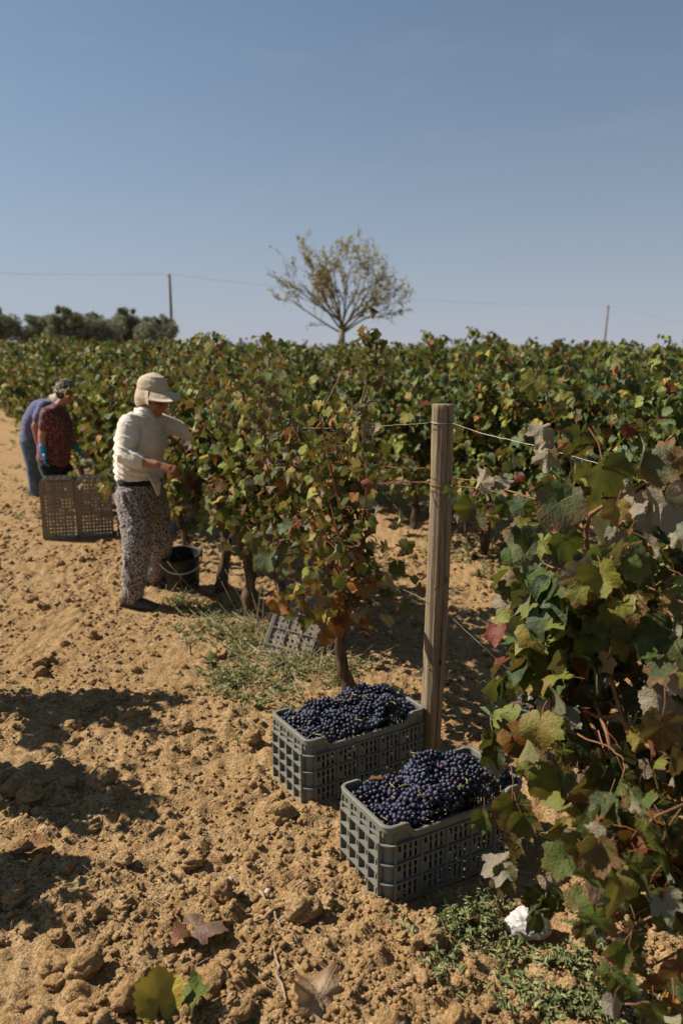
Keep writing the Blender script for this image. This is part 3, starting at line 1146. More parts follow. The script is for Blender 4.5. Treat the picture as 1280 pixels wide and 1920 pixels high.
def olive(px, wpx, top_py, Y, seed, lab):
    rng = random.Random(seed)
    p = at(px, 660, Y)
    z0 = float(ground_h(np.array([p.x]), np.array([Y]), False)[0])
    top = at(px, top_py, Y).z - z0
    W = wpx * Y / 1463 * .5
    root = tag(empty('olive_tree', (p.x, Y, z0)), lab, 'tree', 'olive trees along the skyline')
    tr = MB()
    for i in range(3):
        a = rng.uniform(0, 6.3)
        tr.tube([Vector((.15 * math.cos(a), .15 * math.sin(a), -.1)), Vector((.3 * math.cos(a), .3 * math.sin(a), top * .25)), Vector((W * .5 * math.cos(a), W * .5 * math.sin(a), top * .6))], [.2, .15, .06], 7)
    link('trunk', tr.mesh('trunk', [M['treebark']]), root)
    ls = []
    blobs = []
    for i in range(26):
        a = rng.uniform(0, 6.283); rr = W * math.sqrt(rng.random()) * .85
        zz = top * rng.uniform(.45, .80)
        blobs.append((Vector((rr * math.cos(a), rr * math.sin(a), zz)), W * rng.uniform(.26, .44)))
    for i in range(7):
        blobs.append((Vector((rng.uniform(-.5, .5) * W, rng.uniform(-.4, .4) * W, top * rng.uniform(.88, .97))), W * rng.uniform(.10, .2)))
    for b, r in blobs:
        for _ in range(int(330 * max(.35, (r / W) ** 2 * 9))):
            d = Vector((rng.gauss(0, 1), rng.gauss(0, 1), rng.gauss(0, 1))).normalized()
            q = b + d * r * rng.random() ** .45
            t = (d + Vector((rng.gauss(0, .6), rng.gauss(0, .6), rng.gauss(0.2, .6))))
            c = rng.choice([(.22, .235, .14), (.27, .285, .185), (.17, .185, .10), (.34, .35, .25)])
            nn = Vector((rng.gauss(0, 1), rng.gauss(0, 1), rng.gauss(0, 1)))
            m = frame(q, t, nn, rng.uniform(.13, .26))
            ls.append((m @ Matrix.Diagonal((.45, 1.1, 1, 1)), c))
    f = link('crown', mass_mesh('crown', ls, [M['olive']]), root)
    f['kind'] = 'stuff'


for a in [(-8, 88, 577, 62, 1, 'grey green olive tree cut by the left edge of the picture'), (78, 92, 592, 64, 2, 'low olive tree between the leftmost one and the tall tufted one'), (128, 62, 574, 60, 3, 'olive tree with a tall tuft, above the two bending pickers'), (186, 92, 590, 62, 4, 'round olive tree above the strip left of the hatted picker'), (236, 70, 578, 66, 5, 'olive tree with a pointed top left of the utility pole'), (300, 84, 594, 61, 6, 'rightmost olive tree, standing before the utility pole')]:
    olive(*a)


def pole(px0, py0, px1, py1, Y, lab):
    b = at(px1, py1, Y)
    t = at(px0, py0, Y)
    g0 = float(ground_h(np.array([b.x]), np.array([Y]), False)[0])
    d = (t - b)
    b2 = b + d * ((g0 - .5 - b.z) / d.z)
    root = tag(empty('utility_pole', (b2.x, b2.y, g0)), lab, 'utility pole', 'wooden utility poles')
    mb = MB()
    o = Vector((b2.x, b2.y, g0))
    mb.tube([b2 - o, b - o, t - o], [.17, .15, .11], 10)
    mb.build('shaft', M['treebark'], root)
    mb = MB()
    mb.tube([t - o + Vector((-.1, 0, -.25)), t - o + Vector((-.28, 0, -.22)), t - o + Vector((-.28, 0, -.02))], [.02, .02, .02], 6)
    mb.tube([t - o + Vector((-.28, 0, -.06)), t - o + Vector((-.28, 0, .06))], [.05, .04], 8)
    mb.build('insulator', M['steel'], root)
    return t


t1 = pole(318, 514, 322, 610, 80, 'utility pole beside the olive trees')
t2 = pole(1140, 573, 1130, 664, 125, 'leaning utility pole far off on the right')
off = Vector((-.28, 0, .02))


def span(a, b, sag, lab, r=.009):
    pts = [a.lerp(b, i / 16) - Vector((0, 0, sag * 4 * (i / 16) * (1 - i / 16))) for i in range(17)]
    mb = MB()
    o = pts[0].copy()
    mb.tube([p - o for p in pts], [r] * 17, 5)
    tag(mb.build('power_line', M['bark'], None, loc=o), lab, 'power line', 'power lines on the skyline')


span(at(-420, 498, 55) + off, t1 + off, .25, 'thin overhead line running left from the pole by the olives')
span(t1 + off, t2 + off, .9, 'thin overhead line between the two utility poles')
span(t2 + off, at(1500, 640, 160) + off, .6, 'thin overhead line leaving the leaning pole to the right')

# ------------------------------------------------------------------ the wooden post and the wires
def wooden_post():
    root = tag(empty('vineyard_post', POST), 'weathered round wooden post with a long crack beside the crates', 'post')
    n, rows = 180, 90
    Hh = 1.545
    V = []
    rng = random.Random(2)
    for i in range(rows):
        z = -.15 + (Hh + .15) * i / (rows - 1)
        cxx = .010 * math.sin(z * 1.7) + .012 * z
        r0 = .0445 + .0015 * math.sin(z * 3.1)
        ck = -1.15 + .10 * math.sin(z * 2.3) + .03 * math.sin(z * 9)
        for j in range(n):
            a = 2 * math.pi * j / n
            d = (a - ck + math.pi) % (2 * math.pi) - math.pi
            r = r0 + .0016 * math.sin(3 * a + z) + .0009 * math.sin(11 * a + 2 * math.sin(z * 2))
            wdt = .052 + .018 * math.sin(z * 4)
            if abs(d) < wdt * 2: r -= .020 * max(0, 1 - abs(d) / (wdt * 1.5))
            V.append((cxx + r * math.cos(a), r * math.sin(a), z))
    V = np.array(V)
    V[:, :2] += ((noise3(V * [1, 1, .15], 70, 3) - .5) * .003)[:, None] * np.sign(V[:, :2])
    i = np.arange(rows - 1)[:, None]; j = np.arange(n)[None, :]; k = (j + 1) % n
    F4 = np.stack([i * n + j, i * n + k, (i + 1) * n + k, (i + 1) * n + j], -1).reshape(-1, 4)
    # bevelled top
    top = V[-n:].copy(); c = top.mean(0)
    t2_ = c + (top - c) * .97 + [0, 0, .002]
    V = np.vstack([V, t2_, c + [0, 0, .005]])
    b0, b1, cc = (rows - 1) * n, rows * n, (rows + 1) * n
    F4 = np.vstack([F4, [(b0 + q, b0 + (q + 1) % n, b1 + (q + 1) % n, b1 + q) for q in range(n)]])
    F3 = np.array([(cc, b1 + q, b1 + (q + 1) % n) for q in range(n)])
    link('shaft', mesh_of('shaft', V, [F4, F3], [M['post']]), root)
    for z, m_ in ((1.475, 'wire'), (1.225, 'rust')):
        mb = MB()
        pts = []
        for q in range(27):
            a = q / 26 * 2 * math.pi * 2
            pts.append((.010 * math.sin(z * 1.7) + .012 * z + .0475 * math.cos(a), .0475 * math.sin(a), z + .004 * q / 26 + .004 * math.sin(a)))
        mb.tube(pts, [.0016] * 27, 5)
        mb.build('wire_loop', M[m_], root)
    for q, (zz, aa) in enumerate([(.80, -1.9), (1.13, -1.75), (.45, -2.1)]):
        mb = MB()
        d = Vector((math.cos(aa), math.sin(aa), 0))
        c0 = Vector((.010 * math.sin(zz * 1.7) + .012 * zz, 0, zz))
        mb.tube([c0 + d * .03, c0 + d * .047, c0 + d * .050], [.004, .004, .003], 8)
        mb.build('nail', M['rust'], root)
    return root


wooden_post()


def wire(name, pts, r, mat, lab, wob=0.0, seed=0, twist=False):
    rng = random.Random(seed)
    P = []
    for a, b in zip(pts, pts[1:]):
        for i in range(14):
            P.append(a.lerp(b, i / 14) + Vector((rng.gauss(0, wob), 0, rng.gauss(0, wob))))
    P.append(pts[-1])
    mb = MB()
    o = P[0].copy()
    mb.tube([p - o for p in P], [r] * len(P), 5)
    if twist:
        for q in range(9):
            c = P[len(P) // 3 + q] - o
            mb.tube([c + Vector((-.01, 0, .008 * (-1) ** q)), c, c + Vector((.012, .004, -.006 * (-1) ** q))], [r * .8] * 3, 4)
    tag(mb.build(name, mat, None, loc=o), lab, 'wire', 'trellis wires on the wooden post')


wire('trellis_wire', [at(803, 793, 3.15), at(700, 800, 3.6), at(600, 803, 4.1), at(480, 800, 4.9)], .0014, M['wire'], 'pale top wire running left from the wooden post', .0012, 1)
wire('trellis_wire', [at(842, 791, 3.15), at(900, 812, 2.95), at(1003, 836, 2.75), at(1160, 880, 2.4)], .0014, M['wire'], 'pale top wire running right from the wooden post', .0006, 2)
wire('trellis_wire', [at(800, 905, 3.14), at(760, 902, 3.3), at(690, 909, 3.6), at(600, 912, 4.1)], .0017, M['rust'], 'rusty twisted middle wire running left from the wooden post', .002, 3, True)
wire('trellis_wire', [at(797, 878, 3.14), at(740, 876, 3.4), at(670, 866, 3.8)], .0015, M['rust'], 'short rusty wire end above the twisted middle wire', .003, 4)
wire('trellis_wire', [at(836, 908, 3.14), at(920, 920, 2.85), at(1020, 948, 2.6), at(1125, 1060, 2.15), at(1300, 1140, 1.75)], .0016, M['rust'], 'rusty middle wire running right through the near vine', .001, 5)
wire('trellis_wire', [at(797, 1125, 3.15), at(745, 1100, 3.45), at(690, 1068, 3.85)], .0012, M['wire'], 'pale low wire rising left from the wooden post', .0006, 6)
wire('trellis_wire', [at(834, 1146, 3.15), at(900, 1208, 3.0), at(975, 1276, 2.9)], .0012, M['wire'], 'pale low wire slanting down right from the wooden post', .0006, 7)

# ------------------------------------------------------------------ crates
def perforated(mb, us, vs, hole, P, thick):
    """wall of cells with real openings; us, vs cell edges; hole(i, j); P(u, v, w) -> point"""
    nu, nv = len(us) - 1, len(vs) - 1
    S = np.zeros((nu + 2, nv + 2), bool)
    for i in range(nu):
        for j in range(nv):
            S[i + 1, j + 1] = not hole(i, j)
    V, F = [], []

    def q(a, b, c, d):
        k = len(V)
        V.extend((a, b, c, d)); F.append((k, k + 1, k + 2, k + 3))
    for i in range(nu):
        for j in range(nv):
            if not S[i + 1, j + 1]: continue
            u0, u1, v0, v1 = us[i], us[i + 1], vs[j], vs[j + 1]
            q(P(u0, v0, 0), P(u1, v0, 0), P(u1, v1, 0), P(u0, v1, 0))
            q(P(u0, v0, thick), P(u0, v1, thick), P(u1, v1, thick), P(u1, v0, thick))
            if not S[i, j + 1]: q(P(u0, v0, 0), P(u0, v1, 0), P(u0, v1, thick), P(u0, v0, thick))
            if not S[i + 2, j + 1]: q(P(u1, v0, 0), P(u1, v0, thick), P(u1, v1, thick), P(u1, v1, 0))
            if not S[i + 1, j]: q(P(u0, v0, 0), P(u0, v0, thick), P(u1, v0, thick), P(u1, v0, 0))
            if not S[i + 1, j + 2]: q(P(u0, v1, 0), P(u1, v1, 0), P(u1, v1, thick), P(u0, v1, thick))
    mb.add(V, F)


CL, CW, CH = .565, .300, .285          # crate length (local x), width (local y), height


def crate_meshes(mat, solid_=.50):
    L2, W2 = CL / 2, CW / 2
    cr = .030                            # corner radius
    out = {}
    RIMZ, DIP = CH, .038

    def side(length, bays, slots, tiers, rib):
        """panel standing in the local xz plane, outside towards -y; origin at the middle of its foot"""
        mb = MB()
        z0, z1 = .012, CH - .066
        usable = length - 2 * cr
        us, tagu = [-usable / 2], []
        bw = usable / bays
        for b in range(bays):
            m_ = bw * .14
            pit = (bw - 2 * m_) / (slots - .5)
            x = -usable / 2 + b * bw
            us.append(x + m_); tagu.append(0)
            for s in range(slots):
                us.append(x + m_ + s * pit + pit * .5); tagu.append(1 + s)
                if s < slots - 1: us.append(x + m_ + (s + 1) * pit); tagu.append(0)
            us.append(x + bw); tagu.append(0)
        vs, tagv = [z0], []
        th = (z1 - z0) / tiers
        for t in range(tiers):
            zz = z0 + t * th
            for f, g_ in ((.08, 0), (.47, 1), (.54, 0), (.94, 2), (1.0, 0)):
                vs.append(zz + th * f); tagv.append(g_)

        def hole(i, j):
            if not tagu[i] or not tagv[j]: return False
            # staggered slots, outermost ones blind on alternate rows
            return not (tagv[j] == 1 and tagu[i] == 1 and slots > 3)
        perforated(mb, us, vs, hole, lambda u, v, w: (u, w, v), .004)
        for b in range(bays + 1):
            x = -usable / 2 + b * bw
            mb.box((x - .0021, -rib, z0), (x + .0021, .0005, z1))
        for t in range(tiers + 1):
            zz = z0 + t * th
            mb.box((-usable / 2, -rib - .002, zz - .0022), (usable / 2, .0007, zz + .0022))
        return mb
    me_long = side(CL, 5, 4, 3, .009).mesh('side_panel', [mat], False)
    me_end = side(CW, 4, 3, 4, .015)
    me_end = me_end.mesh('end_panel', [mat], False)
    # corner post: quarter-round shell with ledges
    mb = MB()
    z1 = CH - .05
    seg = 7
    for (za, zb, ro) in [(.0, .012, cr + .001), (.012, z1, cr - .004)]:
        V = []
        for i in range(seg + 1):
            a = math.pi + (math.pi / 2) * i / seg
            for r in (ro, ro - .004):
                for z in (za, zb): V.append((r * math.cos(a), r * math.sin(a), z))
        F = []
        for i in range(seg):
            b, c = i * 4, (i + 1) * 4
            F += [(b, c, c + 1, b + 1), (b + 2, b + 3, c + 3, c + 2), (b + 1, c + 1, c + 3, b + 3), (b, b + 2, c + 2, c)]
        mb.add(V, F)
    for zz in (.012, .012 + (CH - .078) / 3, .012 + 2 * (CH - .078) / 3, CH - .066):
        V = []
        for i in range(seg + 1):
            a = math.pi + (math.pi / 2) * i / seg
            for r in (cr + .010, cr - .006):
                for z in (zz - .0022, zz + .0022): V.append((r * math.cos(a), r * math.sin(a), z))
        F = []
        for i in range(seg):
            b, c = i * 4, (i + 1) * 4
            F += [(b, c, c + 1, b + 1), (b + 2, b + 3, c + 3, c + 2), (b + 1, c + 1, c + 3, b + 3), (b, b + 2, c + 2, c)]
        mb.add(V, F)
    me_post = mb.mesh('corner_post', [mat], False)
    # rim: swept band round the top with raised corners
    path = []

    def zrim(x, y):
        # dips along the middle of the long sides
        if abs(y) > W2 - .004:
            t = (L2 - .075 - abs(x)) / .028
            t = min(1, max(0, t))
            return RIMZ - DIP * t * t * (3 - 2 * t)
        return RIMZ
    for sx, sy, a0 in ((1, 1, 0), (-1, 1, math.pi / 2), (-1, -1, math.pi), (1, -1, 1.5 * math.pi)):
        for i in range(7):
            a = a0 + math.pi / 2 * i / 6
            path.append((sx * (L2 - cr) + cr * math.cos(a), sy * (W2 - cr) + cr * math.sin(a), math.cos(a), math.sin(a)))
        nx_, ny_ = (0, 1) if a0 == 0 else (-1, 0) if sx < 0 and sy > 0 else (0, -1) if sx < 0 else (1, 0)
        if ny_:
            x0_ = sx * (L2 - cr)
            for t in np.linspace(0, 1, 40)[1:-1]:
                path.append((x0_ + (-2 * x0_) * t, sy * W2, 0, ny_))
        else:
            y0_ = sy * (W2 - cr)
            for t in np.linspace(0, 1, 10)[1:-1]:
                path.append((sx * L2, y0_ - 2 * y0_ * t, nx_, 0))
    prof = [(.004, -.003), (.0065, 0.000), (.0035, .0035), (-.006, .0035), (-.0085, 0), (-.0085, -.048), (-.004, -.048), (-.004, -.024), (.0015, -.024), (.004, -.020)]
    V = []
    for (x, y, nx_, ny_) in path:
        z = zrim(x, y)
        for (o_, dz) in prof:
            zz = z + dz - .0035
            if dz == -.048: zz = CH - .068
            V.append((x + nx_ * o_, y + ny_ * o_, zz))
    n, k = len(path), len(prof)
    i = np.arange(n)[:, None]; j = np.arange(k)[None, :]
    F = np.stack([i * k + j, ((i + 1) % n) * k + j, ((i + 1) % n) * k + (j + 1) % k, i * k + (j + 1) % k], -1).reshape(-1, 4)
    mb = MB()
    mb.add(V, F)
    # small upright ribs under the rim on the long sides
    for sy in (-1, 1):
        for b in range(6):
            x = -(CL - 2 * cr) / 2 + b * (CL - 2 * cr) / 5
            mb.box((x - .002, sy * W2 - (.006 if sy < 0 else -.001), CH - .070), (x + .002, sy * W2 + (-.001 if sy < 0 else .006), zrim(x, sy * W2) - .029))
    for sx in (-1, 1):
        for b in range(5):
            y = -(CW - 2 * cr) / 2 + b * (CW - 2 * cr) / 4
            mb.box((sx * L2 - (.010 if sx < 0 else -.001), y - .002, CH - .068), (sx * L2 + (-.001 if sx < 0 else .010), y + .002, CH - .020))
        mb.box((sx * L2 - (.011 if sx < 0 else -.0015), -(CW - 2 * cr) / 2, CH - .046), (sx * L2 + (-.0015 if sx < 0 else .011), (CW - 2 * cr) / 2, CH - .042))
    me_rim = mb.mesh('rim', [mat], False)
    # base grid
    mb = MB()
    us = [-L2 + .012]; nb = 16
    for b in range(nb):
        w = (CL - .024) / nb
        us += [-L2 + .012 + b * w + w * solid_, -L2 + .012 + (b + 1) * w]
    vs = [-W2 + .012]; nb2 = 9
    for b in range(nb2):
        w = (CW - .024) / nb2
        vs += [-W2 + .012 + b * w + w * solid_ * .95, -W2 + .012 + (b + 1) * w]
    perforated(mb, us, vs, lambda i, j: i % 2 == 1 and j % 2 == 1, lambda u, v, w: (u, v, .014 - w), .005)
    for b in range(6):
        x = -L2 + .012 + b * (CL - .024) / 5
        mb.box((x - .003, -W2 + .013, .0), (x + .003, W2 - .013, .0095))
    for b in range(4):
        y = -W2 + .012 + b * (CW - .024) / 3
        mb.box((-L2 + .013, y - .003, .0005), (L2 - .013, y + .003, .0092))
    me_base = mb.mesh('base', [mat], False)
    return me_long, me_end, me_post, me_rim, me_base


def make_crate(meshes, M4, label, group):
    me_long, me_end, me_post, me_rim, me_base = meshes
    root = D.objects.new('harvest_crate', None)
    root.empty_display_size = .1
    COL.objects.link(root)
    root.matrix_world = M4
    tag(root, label, 'crate', group)
    L2, W2, cr = CL / 2, CW / 2, .030
    for sy in (-1, 1):
        link('side_panel', me_long, root, mat=Matrix.Translation((0, sy * W2, 0)) @ Matrix.Rotation(0 if sy < 0 else math.pi, 4, 'Z'))
    for sx in (-1, 1):
        link('end_panel', me_end, root, mat=Matrix.Translation((sx * L2, 0, 0)) @ Matrix.Rotation(-math.pi / 2 if sx < 0 else math.pi / 2, 4, 'Z'))
    for sx, sy, a in ((-1, -1, 0), (1, -1, math.pi / 2), (1, 1, math.pi), (-1, 1, -math.pi / 2)):
        link('corner_post', me_post, root, mat=Matrix.Translation((sx * (L2 - cr), sy * (W2 - cr), 0)) @ Matrix.Rotation(a, 4, 'Z'))
    link('rim', me_rim, root)
    link('base', me_base, root)
    return root


CM = crate_meshes(M['crate'])
CM_BLUE = crate_meshes(M['crate_blue'])
CM_FAR = crate_meshes(M['crate_far'], .66)


def crate_at(front, ang, z):
    """front: ground point of the corner nearest the camera; long side runs at ang"""
    u = Vector((math.cos(ang), math.sin(ang), 0))
    v = Vector((-math.sin(ang), math.cos(ang), 0))
    c = front + u * (CL / 2) + v * (CW / 2)
    return Matrix.Translation((c.x, c.y, z)) @ Matrix.Rotation(ang, 4, 'Z')


ANG_B, ANG_A = math.radians(29.5), math.radians(31.5)
MB_B = crate_at(Vector((.142, 2.245, 0)), ANG_B, .004)
MB_A = crate_at(Vector((-.130, 2.815, 0)), ANG_A, .004)
crate_b = make_crate(CM, MB_B, 'front grey crate heaped with dark grapes, next to the near vine', 'grey harvest crates')
crate_a = make_crate(CM, MB_A, 'rear grey crate heaped with dark grapes, left of the wooden post', 'grey harvest crates')

bm = bmesh.new()
bmesh.ops.create_icosphere(bm, subdivisions=2, radius=1)
BV = np.array([v.co[:] for v in bm.verts]); BF = np.array([[v.index for v in f.verts] for f in bm.faces])
bm.free()
BERRY = [mesh_of('berry', BV * [1, 1, k], BF, [M['berry']]) for k in (1.0, 1.08, .95)]
bm = bmesh.new()
bmesh.ops.create_icosphere(bm, subdivisions=1, radius=1)
BV1 = np.array([v.co[:] for v in bm.verts]); BF1 = np.array([[v.index for v in f.verts] for f in bm.faces])
bm.free()


def fill_with_grapes(M4, seed, label, group, heap):
    rng = random.Random(seed)
    L, W = CL - .034, CW - .034
    cents = []
    tries = 0
    while len(cents) < 19 and tries < 4000:
        tries += 1
        p = (rng.uniform(-L / 2 + .03, L / 2 - .03), rng.uniform(-W / 2 + .03, W / 2 - .03))
        if all(math.hypot(p[0] - q[0], (p[1] - q[1])) > .068 for q in cents):
            cents.append((p[0], p[1], rng.uniform(0, 3.14), rng.uniform(.026, .052), rng.uniform(-.014, .020)))

    def nearest(x, y):
        best, bi = 9, 0
        for i, (a, b, th, hh, off) in enumerate(cents):
            dx, dy = x - a, y - b
            c, s = math.cos(th), math.sin(th)
            e = math.hypot((dx * c + dy * s) / 1.25, (-dx * s + dy * c) / .85)
            if e < best: best, bi = e, i
        return best, bi
    R = .0087
    pts = []
    grid = {}
    cell = R * 2

    def clear(p, r):
        k = (int(p[0] // cell), int(p[1] // cell), int(p[2] // cell))
        for a in (-1, 0, 1):
            for b in (-1, 0, 1):
                for c in (-1, 0, 1):
                    for q in grid.get((k[0] + a, k[1] + b, k[2] + c), ()):
                        if (p[0] - q[0]) ** 2 + (p[1] - q[1]) ** 2 + (p[2] - q[2]) ** 2 < (1.72 * r) ** 2: return False
        grid.setdefault(k, []).append(p)
        return True
    for layer, n in ((0, 26000), (1, 16000)):
        for _ in range(n):
            x, y = rng.uniform(-L / 2, L / 2), rng.uniform(-W / 2, W / 2)
            e, bi = nearest(x, y)
            z = heap(x, y) + cents[bi][4] + cents[bi][3] * (1 - min(1, (e / .055)) ** 2) - layer * .0135 + rng.uniform(-.004, .004)
            # berries stay inside the walls
            d = min(L / 2 - abs(x), W / 2 - abs(y))
            if d < .012: z = min(z, CH - .012)
            if clear((x, y, z), R): pts.append((x, y, z, bi, layer))
    roots = []
    for a, b, th, hh, off in cents:
        w = M4 @ Vector((a, b, heap(a, b)))
        ex_ = 'left end' if a < -L / 6 else 'right end' if a > L / 6 else 'middle'
        ey_ = 'far side' if b > 0 else 'near side'
        roots.append((tag(empty('grape_bunch', w), f'{label}, {ey_} of its {ex_}', 'grapes', group), w))
    deep = []
    bl = [rng.uniform(.35, 1.5) for _ in cents]
    count = [0] * len(cents)
    for x, y, z, bi, layer in pts:
        w = M4 @ Vector((x, y, z))
        r = R * rng.uniform(.82, 1.06)
        if layer == 0 and count[bi] < 300:
            o = link('berry', BERRY[rng.randrange(3)], roots[bi][0], loc=w - roots[bi][1])
            o.scale = (r, r, r)
            o.rotation_euler = (rng.uniform(-.6, .6), rng.uniform(-.6, .6), 0)
            o.color = (bl[bi], 0, 0, 1)
            count[bi] += 1
        else:
            deep.append((w.x, w.y, w.z, r, 0, 0))
    for x in np.arange(-L / 2 + .01, L / 2, .0175):
        for side_ in (-1, 1):
            for z in np.arange(.03, CH - .06, .017):
                w = M4 @ Vector((x + rng.uniform(-.004, .004), side_ * (W / 2 - rng.uniform(.004, .016)), z))
                deep.append((w.x, w.y, w.z, R, 0, 0))
    for y in np.arange(-W / 2 + .02, W / 2 - .01, .0175):
        for z in np.arange(.03, CH - .06, .017):
            w = M4 @ Vector((-L / 2 + rng.uniform(.004, .014), y, z))
            deep.append((w.x, w.y, w.z, R, 0, 0))
    o = scatter_mass('grape_filling', [(BV1, BF1)], deep, M['berry_deep'])
    tag(o, label.replace('bunch of dark grapes', 'deeper dark grapes packed beneath the bunches'), 'grapes', kind='stuff')
    # stalks: a short green or woody stem poking out of each bunch
    for i, (root, w) in enumerate(roots):
        a, b, th, hh, off = cents[i]
        d = Vector((math.cos(th), math.sin(th), 0))
        zt = Vector((0, 0, 1))
        p0 = Vector((0, 0, off + hh - .012)) - d * .045
        mb = MB()
        mb.tube([p0 + d * .05, p0 + d * .02 + zt * .006, p0 + zt * .012, p0 - d * .02 + zt * .016 + Vector((rng.uniform(-.01, .01), rng.uniform(-.01, .01), 0))], [.0019, .0021, .0024, .0028], 5)
        mb.tube([p0 + zt * .012, p0 + zt * .018 + Vector((rng.uniform(-.016, .016), rng.uniform(-.016, .016), 0))], [.0014, .001], 4)
        if i % 2 == 0: mb.build('stem', M['grape_stem'], root)


heap_b = lambda x, y: CH - .050 + .050 * math.exp(-((x - .10) / .17) ** 2) * (1 - (y / .16) ** 2) + .018 * math.sin(x * 14 + 1) * .6 + .10 * max(0, y) * .45 + .02 * (x > -.2)
heap_a = lambda x, y: CH - .046 + .042 * math.exp(-((x - .13) / .12) ** 2) + .030 * math.exp(-((x + .09) / .10) ** 2) + .10 * max(0, y) * .45 - .012 * math.exp(-((x - .02) / .05) ** 2)
fill_with_grapes(MB_B, 21, 'bunch of dark grapes heaped in the front crate', 'grape bunches in the front crate', heap_b)
fill_with_grapes(MB_A, 22, 'bunch of dark grapes heaped in the rear crate', 'grape bunches in the rear crate', heap_a)

# the empty crate tipped over behind the first vine: its slatted bottom faces the camera
def basis(origin, ux, uy, uz):
    return Matrix(((ux.x, uy.x, uz.x, origin.x), (ux.y, uy.y, uz.y, origin.y), (ux.z, uy.z, uz.z, origin.z), (0, 0, 0, 1)))


def tipped(base_c, bottom_dir, long_dir):
    """crate whose underside looks along bottom_dir with its length along long_dir; base_c = middle of the underside"""
    uz = -bottom_dir.normalized()
    ux = (long_dir - uz * long_dir.dot(uz)).normalized()
    uy = uz.cross(ux)
    return basis(base_c, ux, uy, uz)


cT = at(556, 1168, 4.50)
make_crate(CM_BLUE, tipped(cT, Vector((-.18, -.80, .52)), Vector((.28, .45, .84))), 'empty blue grey crate tipped over in the weeds behind the first vine', 'grey harvest crates')
# two crates stood on end beside the pickers
pL = Vector((-2.66, 7.36, 0)); ang = math.radians(14)
uu = Vector((math.cos(ang), math.sin(ang), 0)); vv = Vector((-math.sin(ang), math.cos(ang), 0))
for i, lab in enumerate(['pale crate stood on end, left of a pair near the bending pickers', 'pale crate stood on end, right of a pair near the bending pickers']):
    c = pL + uu * (.315 * i + (.012 if i else 0)) + Vector((0, 0, CL / 2 + .005)) - vv * .0
    make_crate(CM_FAR, tipped(c, -vv + uu * (.05 if i else -.0), Vector((0, 0, 1))), lab, 'grey harvest crates')
make_crate(CM_BLUE, Matrix.Translation((-1.88, 7.55, .02)) @ Matrix.Rotation(math.radians(70), 4, 'Z'), 'dark crate on the ground behind the hatted picker', 'grey harvest crates')
make_crate(CM_FAR, tipped(Vector((-2.62, 8.9, .30)), Vector((-.3, -1, .35)), Vector((.25, -.1, 1))), 'far pale crate leaning in the row beyond the pair on end', 'grey harvest crates')
make_crate(CM_BLUE, Matrix.Translation((1.02, 3.42, .01)) @ Matrix.Rotation(math.radians(62), 4, 'Z'), 'grey crate half hidden behind the leaves of the near vine', 'grey harvest crates')

# ------------------------------------------------------------------ bucket, sack, white bag
def bucket(loc, tilt, mat, lab, r0=.115, r1=.148, h=.27, handle_side=-1):
    root = tag(empty('harvest_bucket', loc), lab, 'bucket')
    root.rotation_euler = tilt
    prof = [(.0, .0), (r0, 0), (r0 + .004, .006), (r0 + (r1 - r0) * .7, h * .7), (r1 - .004, h - .02), (r1 + .006, h - .018), (r1 + .006, h), (r1 - .004, h), (r1 - .006, h - .02), (r0, .012), (0, .01)]
    n = 40
    V = [(r * math.cos(2 * math.pi * j / n), r * math.sin(2 * math.pi * j / n), z) for r, z in prof for j in range(n)]
    F = [(i * n + j, i * n + (j + 1) % n, (i + 1) * n + (j + 1) % n, (i + 1) * n + j) for i in range(len(prof) - 1) for j in range(n)]
    link('body', mesh_of('body', V, np.array(F), [mat]), root)
    pts = []
    for i in range(19):
        a = math.pi * i / 18
        pts.append((-(r1 + .012) * math.cos(a), handle_side * ((r1 + .012) * math.sin(a) * .86 + .0), h - .02 - .085 * math.sin(a)))
    mb = MB(); mb.tube(pts, [.0055] * 19, 8)
    mb.build('handle', M['steel'], root)
    for sx in (-1, 1):
        mb = MB(); mb.box((sx * r1 - .010, -.014, h - .045), (sx * r1 + .010, .014, h - .008))
        mb.build('handle_ear', mat, root, False)
    return root


bucket((-1.19, 5.78, gz(-1.19, 5.78) + .01), (math.radians(9), math.radians(-5), math.radians(20)), M['black_plastic'], 'black bucket with a pale wire handle at the feet of the hatted picker')
bucket((-2.12, 8.15, gz(-2.12, 8.15)), (0.1, 0.08, .6), M['white_plastic'], 'dusty white bucket behind the pair of crates on end', .11, .14, .30)


def white_bag():
    p = Vector((.57, 2.13, 0))
    root = tag(empty('white_bag', (p.x, p.y, gz(p.x, p.y) - .006)), 'crumpled white plastic bag on the ground under the near vine', 'bag')
    bm_ = bmesh.new()
    bmesh.ops.create_icosphere(bm_, subdivisions=6, radius=1)
    V = np.array([v.co[:] for v in bm_.verts]); F = np.array([[v.index for v in f.verts] for f in bm_.faces]); bm_.free()
    r = 1 + (noise3(V, 1.6, 4) - .5) * .5 - np.abs(noise3(V * [1, 1, .5], 3.2, 8) - .5) * .6 - np.abs(noise3(V, 7, 12) - .5) * .08
    # gathered neck lying to one side
    nk = np.clip((V @ np.array([.55, .1, .83]) - .80) / .2, 0, 1)
    r = r + nk * .16 + nk * .06 * np.sin(np.arctan2(V[:, 1], V[:, 0]) * 9)
    V = V * r[:, None] * [.072, .056, .048]
    V[:, 2] = np.maximum(V[:, 2] + .038, .002)
    link('pouch', mesh_of('pouch', V, F, [M['white_plastic']]), root)
    mb = MB()
    c = Vector((.040, .008, .078)); d = Vector((.55, .1, .83)).normalized()
    u = d.cross(Vector((0, 1, 0))).normalized(); w = d.cross(u)
    mb.tube([c + (u * math.cos(a) + w * math.sin(a)) * .014 for a in np.linspace(0, 6.283, 17)], [.003] * 17, 6, False)
    mb.build('tie', M['white_plastic'], root)


white_bag()

